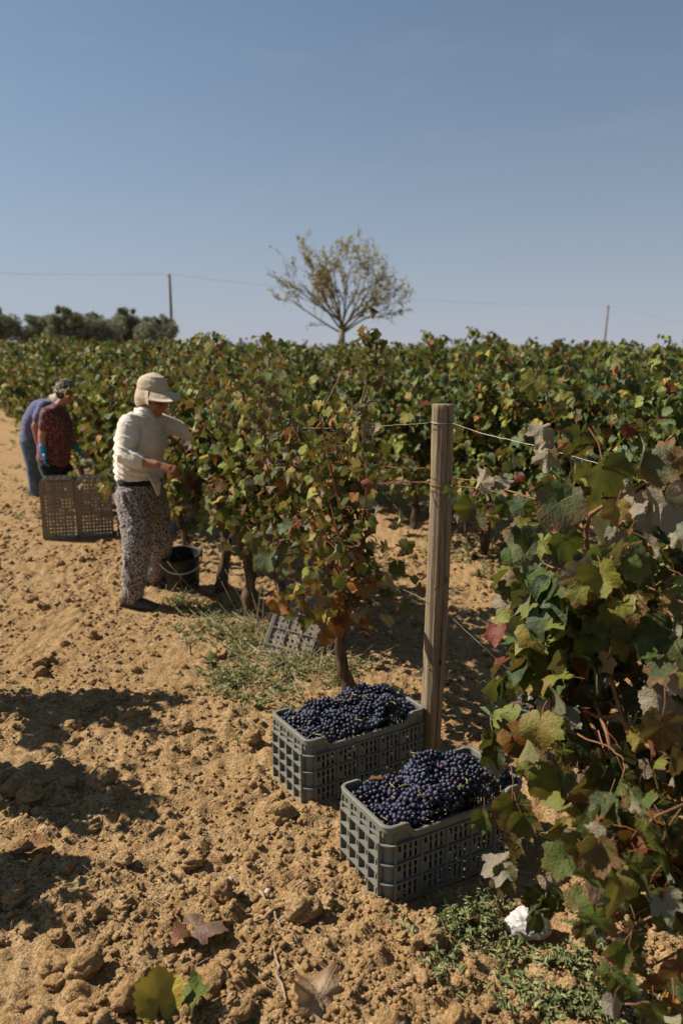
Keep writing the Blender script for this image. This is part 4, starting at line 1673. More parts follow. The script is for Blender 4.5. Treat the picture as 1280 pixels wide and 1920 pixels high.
# ------------------------------------------------------------------ near vines of the harvested row
near_specs = [
    (.76, 300, 330, 'first vine of the harvested row, rust red lower leaves, behind the rear crate', dict(head=.50, top=1.36, half=.36, canes=14, wide=.24, autumn=.45, low_bias=['orange', 'red', 'brown', 'orange', 'dark'], bottom=.46, size=(.05, .09), thick=.026, long_shoots=5)),
    (1.55, 240, 480, 'vine between the first vine and the two dark bare trunks', dict(head=.60, top=1.62, half=.62, canes=18, wide=.28, autumn=.38, bottom=.74, size=(.055, .10), thick=.024, long_shoots=2)),
    (2.17, 300, 900, 'second vine of the harvested row, its dark bare trunk rising from weeds', dict(head=.62, top=1.66, half=.62, canes=20, wide=.34, autumn=.40, bottom=.52, size=(.055, .10), thick=.036, long_shoots=5)),
    (2.80, 300, 900, 'vine right of the black bucket with a leaning bare trunk', dict(head=.66, top=1.66, half=.62, canes=20, wide=.36, autumn=.40, bottom=.58, size=(.055, .10), thick=.036, long_shoots=5)),
    (3.75, 280, 1100, 'vine that the hatted picker reaches into', dict(head=.62, top=1.66, half=.64, canes=20, wide=.36, autumn=.36, bottom=.55, size=(.06, .105), long_shoots=5)),
    (4.75, 220, 1300, 'vine behind the back of the hatted picker, yellowing leaves', dict(head=.6, top=1.66, half=.66, canes=20, wide=.38, autumn=.34, bottom=.46, size=(.06, .11), long_shoots=5)),
    (5.8, 180, 1500, 'vine between the hatted picker and the pair of crates on end', dict(head=.6, top=1.66, half=.66, canes=20, wide=.38, autumn=.28, bottom=.42, size=(.06, .11), long_shoots=5)),
    (6.9, 150, 1700, 'vine beside the bending picker in the flowered shirt', dict(head=.6, top=1.66, half=.66, canes=20, wide=.38, autumn=.28, bottom=.42, size=(.06, .11), long_shoots=5)),
    (8.0, 110, 1800, 'vine just beyond the bending picker in the flowered shirt', dict(head=.6, top=1.66, half=.66, canes=20, wide=.38, autumn=.28, bottom=.42, size=(.06, .11), long_shoots=5)),
]
for s, no, nm, lab, kw in near_specs:
    p = rowpos(0, s)
    ex_l, ex_c = [], []
    if s == .76:
        # the tall shoot above the first vine
        rng = random.Random(6)
        sh = [at(655, 1040, 3.75), at(662, 940, 3.72), at(668, 850, 3.7), at(674, 770, 3.7), at(690, 700, 3.7), at(706, 660, 3.72), at(694, 628, 3.72), at(684, 612, 3.72)]
        ex_c.append((sh, [.006, .0055, .005, .0045, .004, .0035, .003, .002]))
        ex_c.append(([at(655, 1180, 3.8), at(648, 1000, 3.7), at(620, 880, 3.65), at(600, 780, 3.6), at(640, 700, 3.65)], [.006, .0055, .005, .004, .003]))
        for i in range(64):
            t = rng.uniform(.8, 6.95); k = int(t)
            q = sh[k].lerp(sh[k + 1], t - k) + Vector((rng.gauss(0, .035), rng.gauss(0, .035), rng.gauss(0, .03)))
            az = rng.uniform(0, 6.28); ow = Vector((math.cos(az), math.sin(az), 0))
            ex_l.append((q, ow - Vector((0, 0, .8)), ow + Vector((0, 0, .6)), rng.uniform(.035, .075), leaf_col(rng, .35)))
        for px, py, w, c in [(592, 1083, 58, 'yellow'), (620, 1118, 62, 'orange'), (642, 1150, 54, 'red'), (680, 1162, 50, 'red'), (604, 1150, 48, 'yellow'), (655, 1108, 62, 'brown'), (702, 1085, 52, 'orange'), (628, 1172, 52, 'orange'), (608, 1196, 40, 'orange'), (574, 1160, 46, 'green'), (542, 1150, 42, 'grey'), (522, 1122, 42, 'grey'), (556, 1108, 50, 'grey'), (474, 1012, 56, 'grey'), (504, 1044, 60, 'grey'), (536, 1066, 50, 'grey'), (664, 1062, 50, 'red'), (640, 1040, 48, 'orange'), (722, 1110, 40, 'dark'), (745, 1062, 44, 'green')]:
            q = at(px, py, 3.72 if px > 540 else 4.0); az = rng.uniform(0, 6.28)
            fc = Vector((rng.gauss(0, .5), -1, rng.uniform(.1, .8)))
            ex_l.append((q, Vector((math.cos(az) * .6, rng.uniform(-.4, .2), -1)), fc, w * q.y / 1470 * .9, tuple(v * rng.uniform(.85, 1.1) for v in PAL[c])))
    build_near_vine(p, 2000 + int(s * 100), no - len(ex_l), nm, lab, extra_leaves=ex_l, extra_canes=ex_c, **kw)
for i, (d, k, p) in enumerate(ROW1_NEAR):
    build_near_vine(p, 3000 + i, 260, 1700, ['vine of the second row nearest the right edge', 'second-row vine behind the near vine, right of the stake', 'second-row vine directly above the thin grey stake', 'second-row vine just right of the wooden post', 'second-row vine just left of the wooden post'][i] if i < 5 else LAB[1], GRP[1], head=.6, top=1.66, half=.66, canes=22, wide=.40, autumn=.20, bottom=.42, size=(.06, .112), long_shoots=5)

# vines of the next row to the left: outside the picture, their shadows fall on the path
for i, (x, y, top, lab) in enumerate([(-2.30, 3.98, 1.42, 'vine left of the path that throws the long shadow'), (-2.02, 3.28, 1.10, 'vine left of the path that throws the darkest shadow'), (-1.95, 2.52, 1.0, 'vine left of the path shading its near left corner')]):
    build_near_vine((x, y), 4000 + i, 0, 300, lab, 'vines left of the path', head=.6, top=top, half=.10, canes=7, wide=.08, autumn=.3, bottom=.5, size=(.08, .125))

# ------------------------------------------------------------------ the near vine on the right, leaf by leaf
def hero_vine():
    foot = rowpos(0, -1.02)
    rng = random.Random(91)
    toc = Vector((0, 0, CAMH))
    HL = [  # px, py, width px, colour, side (u = underside seen), tip angle (deg, 0 = down, + = right), Y
        (1000, 728, 66, 'lime', 't', -10, 2.35), (1060, 742, 52, 'yellow', 't', 150, 2.35), (1040, 775, 44, 'green', 't', 40, 2.36), (1003, 806, 62, 'tan', 'u', -60, 2.33), (1024, 868, 58, 'tan', 'u', -5, 2.34), (1018, 838, 40, 'tan', 'u', 10, 2.33),
        (1085, 838, 88, 'dark', 't', 5, 2.3), (1112, 822, 60, 'dark', 't', 30, 2.34), (1058, 838, 36, 'orange', 't', 20, 2.3),
        (906, 893, 62, 'tan', 'u', 160, 2.6), (945, 905, 46, 'brown', 'u', 30, 2.58), (843, 926, 40, 'grey', 't', -10, 2.75), (876, 962, 64, 'lime', 't', -8, 2.6), (895, 982, 54, 'grey', 't', -10, 2.58), (858, 972, 34, 'tan', 'u', -30, 2.62),
        (948, 953, 54, 'dark', 't', 0, 2.5), (925, 975, 36, 'yellow', 't', 0, 2.5), (972, 955, 40, 'tan', 'u', 30, 2.5), (968, 1008, 78, 'grey', 't', -60, 2.45), (985, 985, 50, 'lime', 't', 120, 2.44),
        (1052, 965, 120, 'grey', 't', 5, 2.2), (1065, 1030, 90, 'green', 't', 10, 2.2), (1010, 1030, 76, 'lime', 't', -15, 2.3), (1032, 935, 70, 'tan', 'u', 150, 2.32),
        (1118, 905, 128, 'green', 't', -10, 2.15), (1160, 880, 60, 'brown', 'u', 160, 2.2), (1205, 845, 82, 'grey', 't', 165, 2.1), (1232, 888, 92, 'grey', 't', -5, 2.05), (1250, 840, 60, 'grey', 't', 170, 2.1), (1255, 965, 120, 'tan', 'u', 20, 2.1), (1180, 955, 86, 'tan', 'u', -20, 2.2), (1215, 985, 74, 'tan', 'u', 0, 2.25), (1272, 870, 50, 'brown', 't', 20, 2.0),
        (1100, 1062, 84, 'grey', 't', -80, 2.1), (1012, 1110, 84, 'grey', 't', -10, 2.25), (1045, 1125, 80, 'green', 't', 5, 2.2), (1030, 1165, 50, 'grey', 't', 0, 2.2), (1056, 1180, 84, 'orange', 't', 10, 2.25), (1075, 1110, 80, 'dark', 't', 0, 2.3),
        (945, 1115, 58, 'dark', 't', -20, 2.4), (962, 1150, 50, 'green', 't', 5, 2.4), (935, 1130, 46, 'tan', 'u', -40, 2.42),
        (1185, 1195, 92, 'dark', 't', -20, 2.0), (1220, 1130, 60, 'brown', 't', 20, 2.0), (1235, 1215, 150, 'dark', 't', -30, 1.9), (1275, 1175, 70, 'green', 't', 30, 1.9), (1215, 1150, 60, 'red', 't', 0, 2.0), (1262, 1140, 54, 'grey', 't', 0, 1.85),
        (1000, 1215, 70, 'dark', 't', 0, 2.35), (1028, 1235, 60, 'tan', 'u', 0, 2.35), (1010, 1205, 50, 'green', 't', -60, 2.3), (1115, 1230, 60, 'green', 't', 10, 2.2), (1160, 1255, 90, 'dark', 't', 0, 2.2), (1120, 1175, 70, 'dark', 't', -20, 2.3),
        (998, 1290, 60, 'pink', 'u', 5, 2.3), (1015, 1250, 46, 'green', 't', 0, 2.3), (1028, 1345, 70, 'tan', 'u', -20, 2.2), (1064, 1322, 44, 'crimson', 't', 20, 2.15), (1095, 1318, 60, 'brown', 't', 60, 2.15), (1072, 1352, 66, 'grey', 'u', 60, 2.1), (1030, 1375, 84, 'lime', 't', 10, 2.1), (1236, 1328, 96, 'tan', 'u', 20, 1.9), (1272, 1285, 70, 'pink', 'u', 0, 1.85),
        (922, 1400, 74, 'green', 't', -10, 2.3), (925, 1430, 70, 'dark', 't', 5, 2.28), (930, 1445, 50, 'grey', 'u', -10, 2.28), (905, 1545, 62, 'green', 't', 0, 2.05), (960, 1530, 120, 'dark', 't', -15, 2.05), (985, 1545, 76, 'green', 't', 20, 2.0), (968, 1590, 60, 'grey', 't', 10, 2.0), (985, 1450, 46, 'lime', 't', 10, 2.2), (975, 1385, 50, 'green', 't', 0, 2.3),
        (1005, 1420, 56, 'brown', 't', 10, 2.15), (1020, 1475, 90, 'lime', 't', 0, 2.05), (1055, 1480, 70, 'grey', 't', 10, 2.05), (1032, 1560, 66, 'yellow', 't', -50, 1.95), (1062, 1545, 50, 'yellow', 't', 150, 1.95), (1078, 1600, 84, 'pink', 'u', 0, 1.95), (1040, 1600, 56, 'grey', 't', 10, 1.95), (1100, 1540, 70, 'green', 't', 10, 2.0),
        (922, 1625, 90, 'brown', 'u', -60, 1.95), (942, 1660, 84, 'dark', 't', 0, 1.92), (965, 1610, 60, 'brown', 't', 30, 1.93), (990, 1690, 70, 'dark', 't', -70, 1.9), (1008, 1725, 62, 'grey', 't', 5, 1.88), (1050, 1690, 60, 'dark', 't', 30, 1.88), (1022, 1700, 70, 'green', 't', 0, 1.9), (1030, 1665, 60, 'brown', 'u', 20, 1.92),
        (1125, 1480, 150, 'dark', 't', -20, 1.95), (1170, 1430, 80, 'grey', 't', 20, 2.0), (1185, 1475, 84, 'green', 't', 30, 1.95), (1240, 1385, 130, 'brown', 't', -10, 1.75), (1265, 1450, 100, 'brown', 't', 10, 1.75), (1160, 1580, 90, 'green', 't', 0, 1.85), (1150, 1680, 150, 'dark', 't', -10, 1.8), (1105, 1740, 120, 'dark', 't', -10, 1.8), (1075, 1690, 64, 'green', 't', -40, 1.85), (1240, 1600, 120, 'brown', 't', 0, 1.65), (1205, 1640, 70, 'grey', 't', 0, 1.7), (1190, 1760, 74, 'brown', 't', 0, 1.65), (1180, 1850, 70, 'green', 't', 5, 1.55), (1250, 1730, 90, 'green', 't', 10, 1.6), (1270, 1830, 80, 'red', 't', -10, 1.5), (1148, 1895, 64, 'tan', 'u', -10, 1.5), (1222, 1905, 80, 'green', 't', 10, 1.5), (1130, 1560, 80, 'dark', 't', 20, 1.95), (1210, 1530, 90, 'dark', 't', 0, 1.85), (1095, 1410, 90, 'dark', 't', 0, 2.1), (1150, 1390, 70, 'brown', 't', -30, 2.1), (1205, 1710, 80, 'dark', 't', 20, 1.7), (1060, 1420, 60, 'lime', 't', 20, 2.1),
    ]
    ex = []
    for px, py, w, c, side, ta, Y in HL:
        q0 = at(px, py, Y)
        size = w * Y / 1470 * .90
        f = (toc - q0).normalized()
        right = Vector((1, 0, 0)); down = Vector((0, -.15, -1)).normalized()
        a = math.radians(ta + rng.gauss(0, 8))
        tip = down * math.cos(a) + right * math.sin(a) + f * rng.uniform(-.4, .6)
        nor = f * rng.uniform(.4, 1.1) + Vector((0, 0, 1)) * rng.uniform(.1, .9) + Vector((rng.gauss(-.1, .65), 0, rng.gauss(0, .3)))
        if side == 'u': nor = -nor
        q = q0 - tip.normalized() * size * .25
        k = rng.uniform(.8, 1.2) * (.62 if side == 't' else .9)  # leaf colours scaled down, most on upper sides, to stand in for shade
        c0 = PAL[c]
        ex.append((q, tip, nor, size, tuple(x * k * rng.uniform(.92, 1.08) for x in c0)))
    C = []
    def cane(pts, r0=.0045, r1=.0025):
        P = []
        for (a, b) in zip(pts, pts[1:]):
            for i in range(4): P.append(at(*a).lerp(at(*b), i / 4) + Vector((rng.gauss(0, .002), rng.gauss(0, .002), rng.gauss(0, .002))))
        P.append(at(*pts[-1]))
        C.append((P, list(np.linspace(r0, r1, len(P)))))
    cane([(1185, 1400, 2.0), (1120, 1200, 2.15), (1098, 994, 2.2), (1107, 965, 2.18), (1136, 944, 2.15), (1206, 908, 2.1), (1290, 895, 2.05)], .0075, .004)
    cane([(1150, 1330, 2.1), (1085, 1200, 2.25), (1068, 1000, 2.3), (1070, 870, 2.35), (1040, 790, 2.36), (1014, 715, 2.36)], .006, .0025)
    cane([(1100, 1000, 2.3), (1021, 940, 2.45), (957, 922, 2.55), (924, 906, 2.62), (856, 897, 2.75)], .0042, .0018)
    cane([(1098, 1090, 2.2), (1000, 1050, 2.4), (985, 980, 2.45)], .004, .002)
    cane([(1260, 1500, 1.85), (1149, 1589, 1.9), (1104, 1614, 1.92), (1021, 1639, 1.93), (970, 1632, 1.94)], .0042, .002)
    cane([(1104, 1614, 1.92), (1092, 1650, 1.9), (1060, 1680, 1.88)], .003, .0016)
    cane([(1250, 1420, 1.9), (1194, 1385, 2.0), (1158, 1340, 2.05), (1120, 1345, 2.1), (1095, 1330, 2.12)], .009, .006)
    cane([(1170, 1420, 2.05), (1050, 1400, 2.15), (990, 1405, 2.25), (945, 1408, 2.3)], .004, .002)
    cane([(1150, 1420, 2.0), (1092, 1250, 2.2), (1062, 1120, 2.25)], .0065, .004)
    cane([(1140, 1420, 2.05), (1062, 1262, 2.25), (1050, 1200, 2.3)], .006, .004)
    cane([(1060, 1370, 2.1), (1140, 1400, 2.0), (1170, 1425, 1.95), (1165, 1460, 1.9)], .003, .002)
    cane([(1290, 1590, 1.7), (1250, 1615, 1.7), (1200, 1600, 1.75)], .0035, .002)
    cane([(1290, 1660, 1.65), (1220, 1690, 1.7), (1170, 1740, 1.7)], .0045, .002)
    cane([(1290, 1760, 1.6), (1262, 1800, 1.55), (1262, 1880, 1.5)], .0035, .002)
    cane([(1240, 1880, 1.5), (1170, 1882, 1.5)], .003, .002)
    cane([(960, 1110, 2.4), (1010, 1130, 2.3), (1060, 1170, 2.2)], .003, .002)
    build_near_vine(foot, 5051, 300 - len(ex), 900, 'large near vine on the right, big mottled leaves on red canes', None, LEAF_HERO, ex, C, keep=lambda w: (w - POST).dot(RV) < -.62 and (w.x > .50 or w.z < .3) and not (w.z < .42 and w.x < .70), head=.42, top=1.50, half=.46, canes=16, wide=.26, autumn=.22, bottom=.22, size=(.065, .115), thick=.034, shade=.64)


hero_vine()
rng = random.Random(404)
corner = []
while len(corner) < 44:
    px, py, Y = rng.uniform(1075, 1295), rng.uniform(1540, 1925), rng.uniform(1.5, 1.78)
    if px < 1085 + (py - 1560) * .16: continue
    q = at(px, py, Y)
    if q.z < .05: continue
    fc = Vector((rng.gauss(-.3, .6), -.8, rng.uniform(.1, 1.1)))
    if rng.random() < .05: fc = -fc
    c = PAL[rng.choice(['dark', 'dark', 'green', 'green', 'grey', 'brown', 'brown', 'lime', 'red'])]
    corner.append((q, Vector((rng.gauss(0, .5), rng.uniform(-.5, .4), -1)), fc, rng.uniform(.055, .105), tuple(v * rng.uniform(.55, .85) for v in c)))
corner_canes = [([at(1300, 1500 + 90 * i, 1.7), at(1230, 1530 + 92 * i, 1.68), at(1160 - 12 * i, 1590 + 85 * i, 1.66)], [.004, .003, .002]) for i in range(4)]
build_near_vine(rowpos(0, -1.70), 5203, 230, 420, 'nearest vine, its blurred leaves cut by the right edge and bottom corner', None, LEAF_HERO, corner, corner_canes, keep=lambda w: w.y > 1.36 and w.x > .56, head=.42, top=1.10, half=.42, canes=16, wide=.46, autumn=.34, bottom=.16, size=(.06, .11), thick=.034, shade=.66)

# ------------------------------------------------------------------ weeds, straw, twigs and fallen leaves
def weed_patch(name, lab, spots, seed, lmin, lmax, stem_h, tints):
    rng = random.Random(seed)
    ls = []
    for (x, y, k) in spots:
        z = gz(x, y)
        for b in range(k):
            az = rng.uniform(0, 6.28); d = Vector((math.cos(az), math.sin(az), rng.uniform(.2, 1.6))).normalized()
            L = stem_h * rng.uniform(.4, 1.1)
            for i in range(6):
                t = (i + 1) / 6
                q = Vector((x, y, z)) + d * L * t + Vector((0, 0, -.02 * t * t))
                a2 = rng.uniform(0, 6.28)
                tip = (d * .6 + Vector((math.cos(a2), math.sin(a2), rng.uniform(-.2, .5)))).normalized()
                nn = Vector((rng.gauss(-.3, .4), rng.gauss(0, .4), 1))
                c = rng.choice(tints); kf = rng.uniform(.7, 1.3)
                m = frame(q, tip, nn, rng.uniform(lmin, lmax)) @ Matrix.Diagonal((.38, 1.35, 1, 1))
                ls.append((m, (c[0] * kf, c[1] * kf, c[2] * kf)))
    o = link(name, mass_mesh(name, ls, [M['weed']]))
    tag(o, lab, 'weeds', kind='stuff')
    return o


WT = [(.19, .23, .09), (.16, .20, .07), (.27, .28, .13), (.12, .16, .05), (.34, .30, .14)]


def area_spots(rng, poly_n, cx_, cy_, rx, ry, k=(3, 7)):
    out = []
    while len(out) < poly_n:
        px = rng.gauss(cx_, rx); py = rng.gauss(cy_, ry)
        p = on_ground(px, py)
        if not free(p.x, p.y, -.03): continue
        if py < 680: continue
        out.append((p.x, p.y, rng.randint(*k)))
    return out


rng = random.Random(70)
sp = area_spots(rng, 32, 1010, 1830, 100, 58) + area_spots(rng, 18, 890, 1760, 45, 40) + area_spots(rng, 22, 870, 1690, 28, 34, (2, 4)) + area_spots(rng, 16, 1090, 1880, 60, 20)
weed_patch('weeds', 'small feathery green weeds under the near vine', sp + area_spots(rng, 14, 1080, 1800, 70, 60), 71, .011, .026, .085, WT)
sp = area_spots(rng, 60, 450, 1215, 38, 38) + area_spots(rng, 50, 520, 1270, 42, 30) + area_spots(rng, 26, 400, 1165, 32, 24) + area_spots(rng, 16, 420, 1290, 12, 12) + area_spots(rng, 26, 600, 1270, 44, 16) + area_spots(rng, 14, 330, 1140, 22, 10)
weed_patch('weeds', 'pale green weeds along the foot of the harvested row', sp, 72, .013, .030, .12, WT)
sp = area_spots(rng, 26, 870, 1040, 40, 14, (2, 4)) + area_spots(rng, 14, 960, 1070, 40, 10, (2, 4)) + area_spots(rng, 8, 930, 1100, 20, 8, (2, 3)) + area_spots(rng, 24, 35, 880, 40, 70, (2, 4)) + [(rowpos(0, s).x + rng.uniform(-.6, .1), rowpos(0, s).y, 5) for s in np.arange(7, 30, .35)]
weed_patch('weeds', 'tufts of weeds at the foot of the far vines', sp, 73, .02, .045, .12, WT)
sp = [(p[0], p[1], 1) for p in near_ground_spots(rng, 150, 5.5, power=1.2) if free(p[0], p[1], .02)]
weed_patch('weeds', 'tiny green seedlings dotted over the path', sp, 74, .006, .014, .03, WT)


def straws(name, lab, spots, seed, L, r, mat, up=.25):
    rng = random.Random(seed)
    mb = MB()
    for x, y in spots:
        z = gz(x, y)
        az = rng.uniform(0, 6.28); l = L * rng.uniform(.4, 1.3)
        d = Vector((math.cos(az), math.sin(az), rng.uniform(0, up)))
        b = Vector((rng.gauss(0, .15), rng.gauss(0, .15), rng.gauss(0, .08))) * l
        p = Vector((x, y, z + .008))
        mb.tube([p - d * l * .5 * (1 if up < .4 else 0), p + b * .4 + Vector((0, 0, .01)), p + d * l * .5 + b * .2, p + d * l], [r, r, r * .8, r * .4], 4)
    o = mb.build(name, mat)
    tag(o, lab, name.replace('_', ' '), kind='stuff')


g_sp = lambda n, a, b, c, d: [(x, y) for x, y, _ in area_spots(rng, n, a, b, c, d)]
straws('dry_grass', 'dry pale straw among the weeds of the harvested row', g_sp(150, 440, 1175, 60, 36) + g_sp(130, 550, 1245, 60, 34), 81, .19, .0017, M['straw'], .8)
straws('dry_grass', 'dead grass around the empty tipped crate', g_sp(34, 560, 1244, 42, 6) + g_sp(22, 492, 1205, 10, 14), 85, .20, .0016, M['straw'], 2.0)
straws('dry_grass', 'dead grass at the foot of the second row', g_sp(60, 900, 1020, 70, 16) + g_sp(40, 345, 1100, 40, 20), 82, .2, .0016, M['straw'], 1.4)
straws('twig_litter', 'scattered bits of twig and straw on the path', [p for p in near_ground_spots(rng, 260, 6, power=1.3) if free(p[0], p[1], .02)], 83, .05, .0013, M['twig'], .1)

# dry bindweed stalks standing right of the first vine
def dry_stalks():
    rng = random.Random(14)
    p = on_ground(738, 1318); p = Vector((.235, 3.66, gz(.235, 3.66)))
    root = tag(empty('dry_stalks', p), 'tangle of dead grey stalks standing left of the wooden post', 'dry stalks')
    for i in range(13):
        q = Vector((rng.uniform(-.05, .05), rng.uniform(-.04, .04), 0)); d = Vector((rng.gauss(0, .25), rng.gauss(0, .2), 1)).normalized()
        pts = [q - Vector((0, 0, .02))]
        L = rng.uniform(.12, .38)
        for k in range(7):
            d = (d + Vector((rng.gauss(0, .2), rng.gauss(0, .2), rng.gauss(-.06, .1)))).normalized()
            q = q + d * L / 7; pts.append(q.copy())
        mb = MB(); mb.tube(pts, list(np.linspace(.0022, .001, 8)), 5)
        mb.build('stalk', M['twig'], root)


dry_stalks()


def twig(pts, r, lab, fork=True):
    P = [on_ground(*p) for p in pts]
    rng = random.Random(int(pts[0][0]))
    Q = []
    for a, b in zip(P, P[1:]):
        for i in range(4): Q.append(a.lerp(b, i / 4) + Vector((rng.gauss(0, .004), rng.gauss(0, .004), 0)))
    Q.append(P[-1])
    Q = [Vector((q.x, q.y, gz(q.x, q.y) + r * 1.3)) for q in Q]
    zs = [q.z for q in Q]
    for i in range(1, len(Q) - 1): Q[i].z = (zs[i - 1] + zs[i] + zs[i + 1]) / 3 + .003
    o0 = Q[0].copy()
    mb = MB()
    mb.tube([q - o0 for q in Q], [r * (1.1 - .5 * i / len(Q)) * rng.uniform(.85, 1.15) for i in range(len(Q))], 7)
    if fork:
        k = len(Q) // 2
        mb.tube([Q[k] - o0, Q[k] - o0 + Vector((.02, .012, .006)), Q[k] - o0 + Vector((.045, .02, .014))], [r * .6, r * .5, r * .3], 6)
    tag(mb.build('twig', M['twig'], None, loc=o0), lab, 'twig', 'dead twigs on the path')


for a in [([(486, 1688), (512, 1730), (530, 1752), (560, 1785)], .0042, 'long bare twig slanting in front of the large rough clod'), ([(455, 1752), (500, 1735), (540, 1702), (572, 1680)], .0042, 'crooked dark twig crossing the long bare twig'), ([(512, 1790), (520, 1830), (530, 1865), (536, 1900)], .0045, 'thick pale twig lying near the bottom edge'), ([(355, 1800), (370, 1825), (386, 1852)], .003, 'short pale twig below the red fallen leaf'), ([(340, 1198), (352, 1215), (357, 1232)], .0055, 'pale twig on the path above the weeds'), ([(362, 1250), (385, 1258), (404, 1262)], .004, 'thin twig lying by the green leaf on the path'), ([(430, 1468), (455, 1475), (488, 1466)], .003, 'thin straw coloured twig left of the rear crate'), ([(280, 1692), (296, 1702), (312, 1712)], .003, 'small twig on the path above the red leaf'), ([(955, 1395), (962, 1370), (970, 1355)], .003, 'pale twig in the shade right of the wooden post')]:
    twig(*a)


def fallen(px, py, w, colr, lab, tilt=(0, 0, 0), seed=0, lift=.012, curl=1.6, n=44):
    p = on_ground(px, py)
    me = make_leaf_mesh('fallen_leaf', 700 + seed, n, 3, True, curl)
    s = w * p.y / 1460
    o = link('fallen_leaf', me, None, (p.x, p.y, gz(p.x, p.y) + lift))
    o.scale = (s, s, s)
    o.rotation_euler = tilt
    o.color = (*colr, 1)
    tag(o, lab, 'leaf', 'fallen vine leaves')


fallen(372, 1762, 112, (.17, .085, .07), 'curled dull red leaf lying in the middle of the path', (.35, -.15, -1.0), 1, .03)
fallen(352, 1775, 72, (.19, .05, .04), 'dark red leaf under the curled dull red leaf', (.5, .3, 2.1), 2, .022)
fallen(300, 1905, 110, (.42, .30, .04), 'yellow green leaf cut by the bottom edge', (.9, .1, .3), 3, .03)
fallen(365, 1908, 90, (.09, .12, .025), 'green leaf beside the yellow one at the bottom edge', (.7, -.5, -.7), 4, .03)
fallen(600, 1893, 130, (.42, .28, .18), 'pale tan leaf at the bottom edge in front of the crates', (.55, .1, .6), 5, .025)
fallen(893, 1756, 60, (.40, .15, .06), 'crumpled orange leaf among the weeds right of the front crate', (.3, .5, 1.0), 6, .022, 3.2)
fallen(808, 1697, 44, (.36, .17, .10), 'crumpled tan leaf lying against the front crate', (.6, .2, .5), 7, .02, 3.0)
fallen(62, 1594, 56, (.36, .17, .07), 'flat orange brown leaf on the left of the path', (.1, .1, -1.2), 8, .014, .8)
fallen(415, 1272, 50, (.045, .085, .025), 'green leaf lying on the path by the weeds', (.2, .2, 2.6), 9, .02)
fallen(393, 1248, 40, (.06, .10, .025), 'smaller green leaf above the other green leaf on the path', (.3, .1, 1.2), 10, .02)
fallen(245, 1852, 40, (.05, .035, .03), 'dried black leaf near the bottom of the path', (.2, .3, .4), 11, .014, 3.0)
fallen(1085, 1322, 60, (.11, .055, .04), 'dried brown leaf under the near vine', (.2, .3, .4), 12, .02, 3.0)

for px, py, Y, w, c_, lab in [(716, 1462, 2.56, 34, (.20, .075, .035), 'small curled brown leaf lying on the grapes of the front crate'), (812, 1432, 2.80, 26, (.22, .09, .04), 'scrap of brown leaf at the far edge of the grapes in the front crate')]:
    q = at(px, py, Y)
    o = link('dry_leaf', make_leaf_mesh('dry_leaf', 760 + px, 44, 3, True, 2.6), None, q)
    o.scale = (w * Y / 1470,) * 3
    o.rotation_euler = (.9, .3, 1.1); o.color = (*c_, 1)
    tag(o, lab, 'leaf', 'dry leaves on the grapes')
rng = random.Random(3)
for px, py, lab in [(507, 1583, 'single dark grape on the soil left of the front crate'), (544, 1588, 'dusty grape on the soil between twig and front crate'), (506, 1569, 'dark grape tucked beside the brown clod')]:
    p = on_ground(px, py)
    o = link('fallen_grape', BERRY[0], None, (p.x, p.y, gz(p.x, p.y) + .006)); o.scale = (.0085,) * 3
    tag(o, lab, 'grape', 'grapes dropped on the soil')

# ------------------------------------------------------------------ people
def remeshed(shapes, voxel, smooth=6, wrinkle=None):
    """joins closed tubes into one continuous skin: list of (V, F4, F3)"""
    mb = MB()
    for V, F4, F3 in shapes: mb.add2(V, F4, F3)
    me = mb.mesh('tmp')
    o = D.objects.new('tmp', me)
    COL.objects.link(o)
    r = o.modifiers.new('r', 'REMESH'); r.mode = 'VOXEL'; r.voxel_size = voxel
    s = o.modifiers.new('s', 'SMOOTH'); s.factor = .5; s.iterations = smooth
    dg = bpy.context.evaluated_depsgraph_get()
    out = D.meshes.new_from_object(o.evaluated_get(dg))
    D.objects.remove(o); D.meshes.remove(me)
    n = len(out.vertices)
    co = np.zeros(n * 3, np.float32); out.vertices.foreach_get('co', co); co = co.reshape(-1, 3)
    no = np.zeros(n * 3, np.float32); out.vertices.foreach_get('normal', no); no = no.reshape(-1, 3)
    if wrinkle: 
        co = co + no * wrinkle(co)[:, None]
        out.vertices.foreach_set('co', co.astype(np.float32).ravel())
    out.polygons.foreach_set('use_smooth', np.full(len(out.polygons), True))
    out.update()
    return out


def T(pts, rad, A=None, n=20):
    return tube(pts, rad, n, True, A, True)


def ell(c, r, ax=(Vector((1, 0, 0)), Vector((0, 1, 0)), Vector((0, 0, 1))), n=20):
    V, F4, F3 = [], [], []
    m = 12
    for i in range(m + 1):
        th = math.pi * i / m
        for j in range(n):
            a = 2 * math.pi * j / n
            p = ax[0] * (r[0] * math.sin(th) * math.cos(a)) + ax[1] * (r[1] * math.sin(th) * math.sin(a)) + ax[2] * (-r[2] * math.cos(th))
            V.append(tuple(Vector(c) + p))
    F4 = [(i * n + j, i * n + (j + 1) % n, (i + 1) * n + (j + 1) % n, (i + 1) * n + j) for i in range(m) for j in range(n)]
    return np.array(V), np.array(F4), np.zeros((0, 3), int)


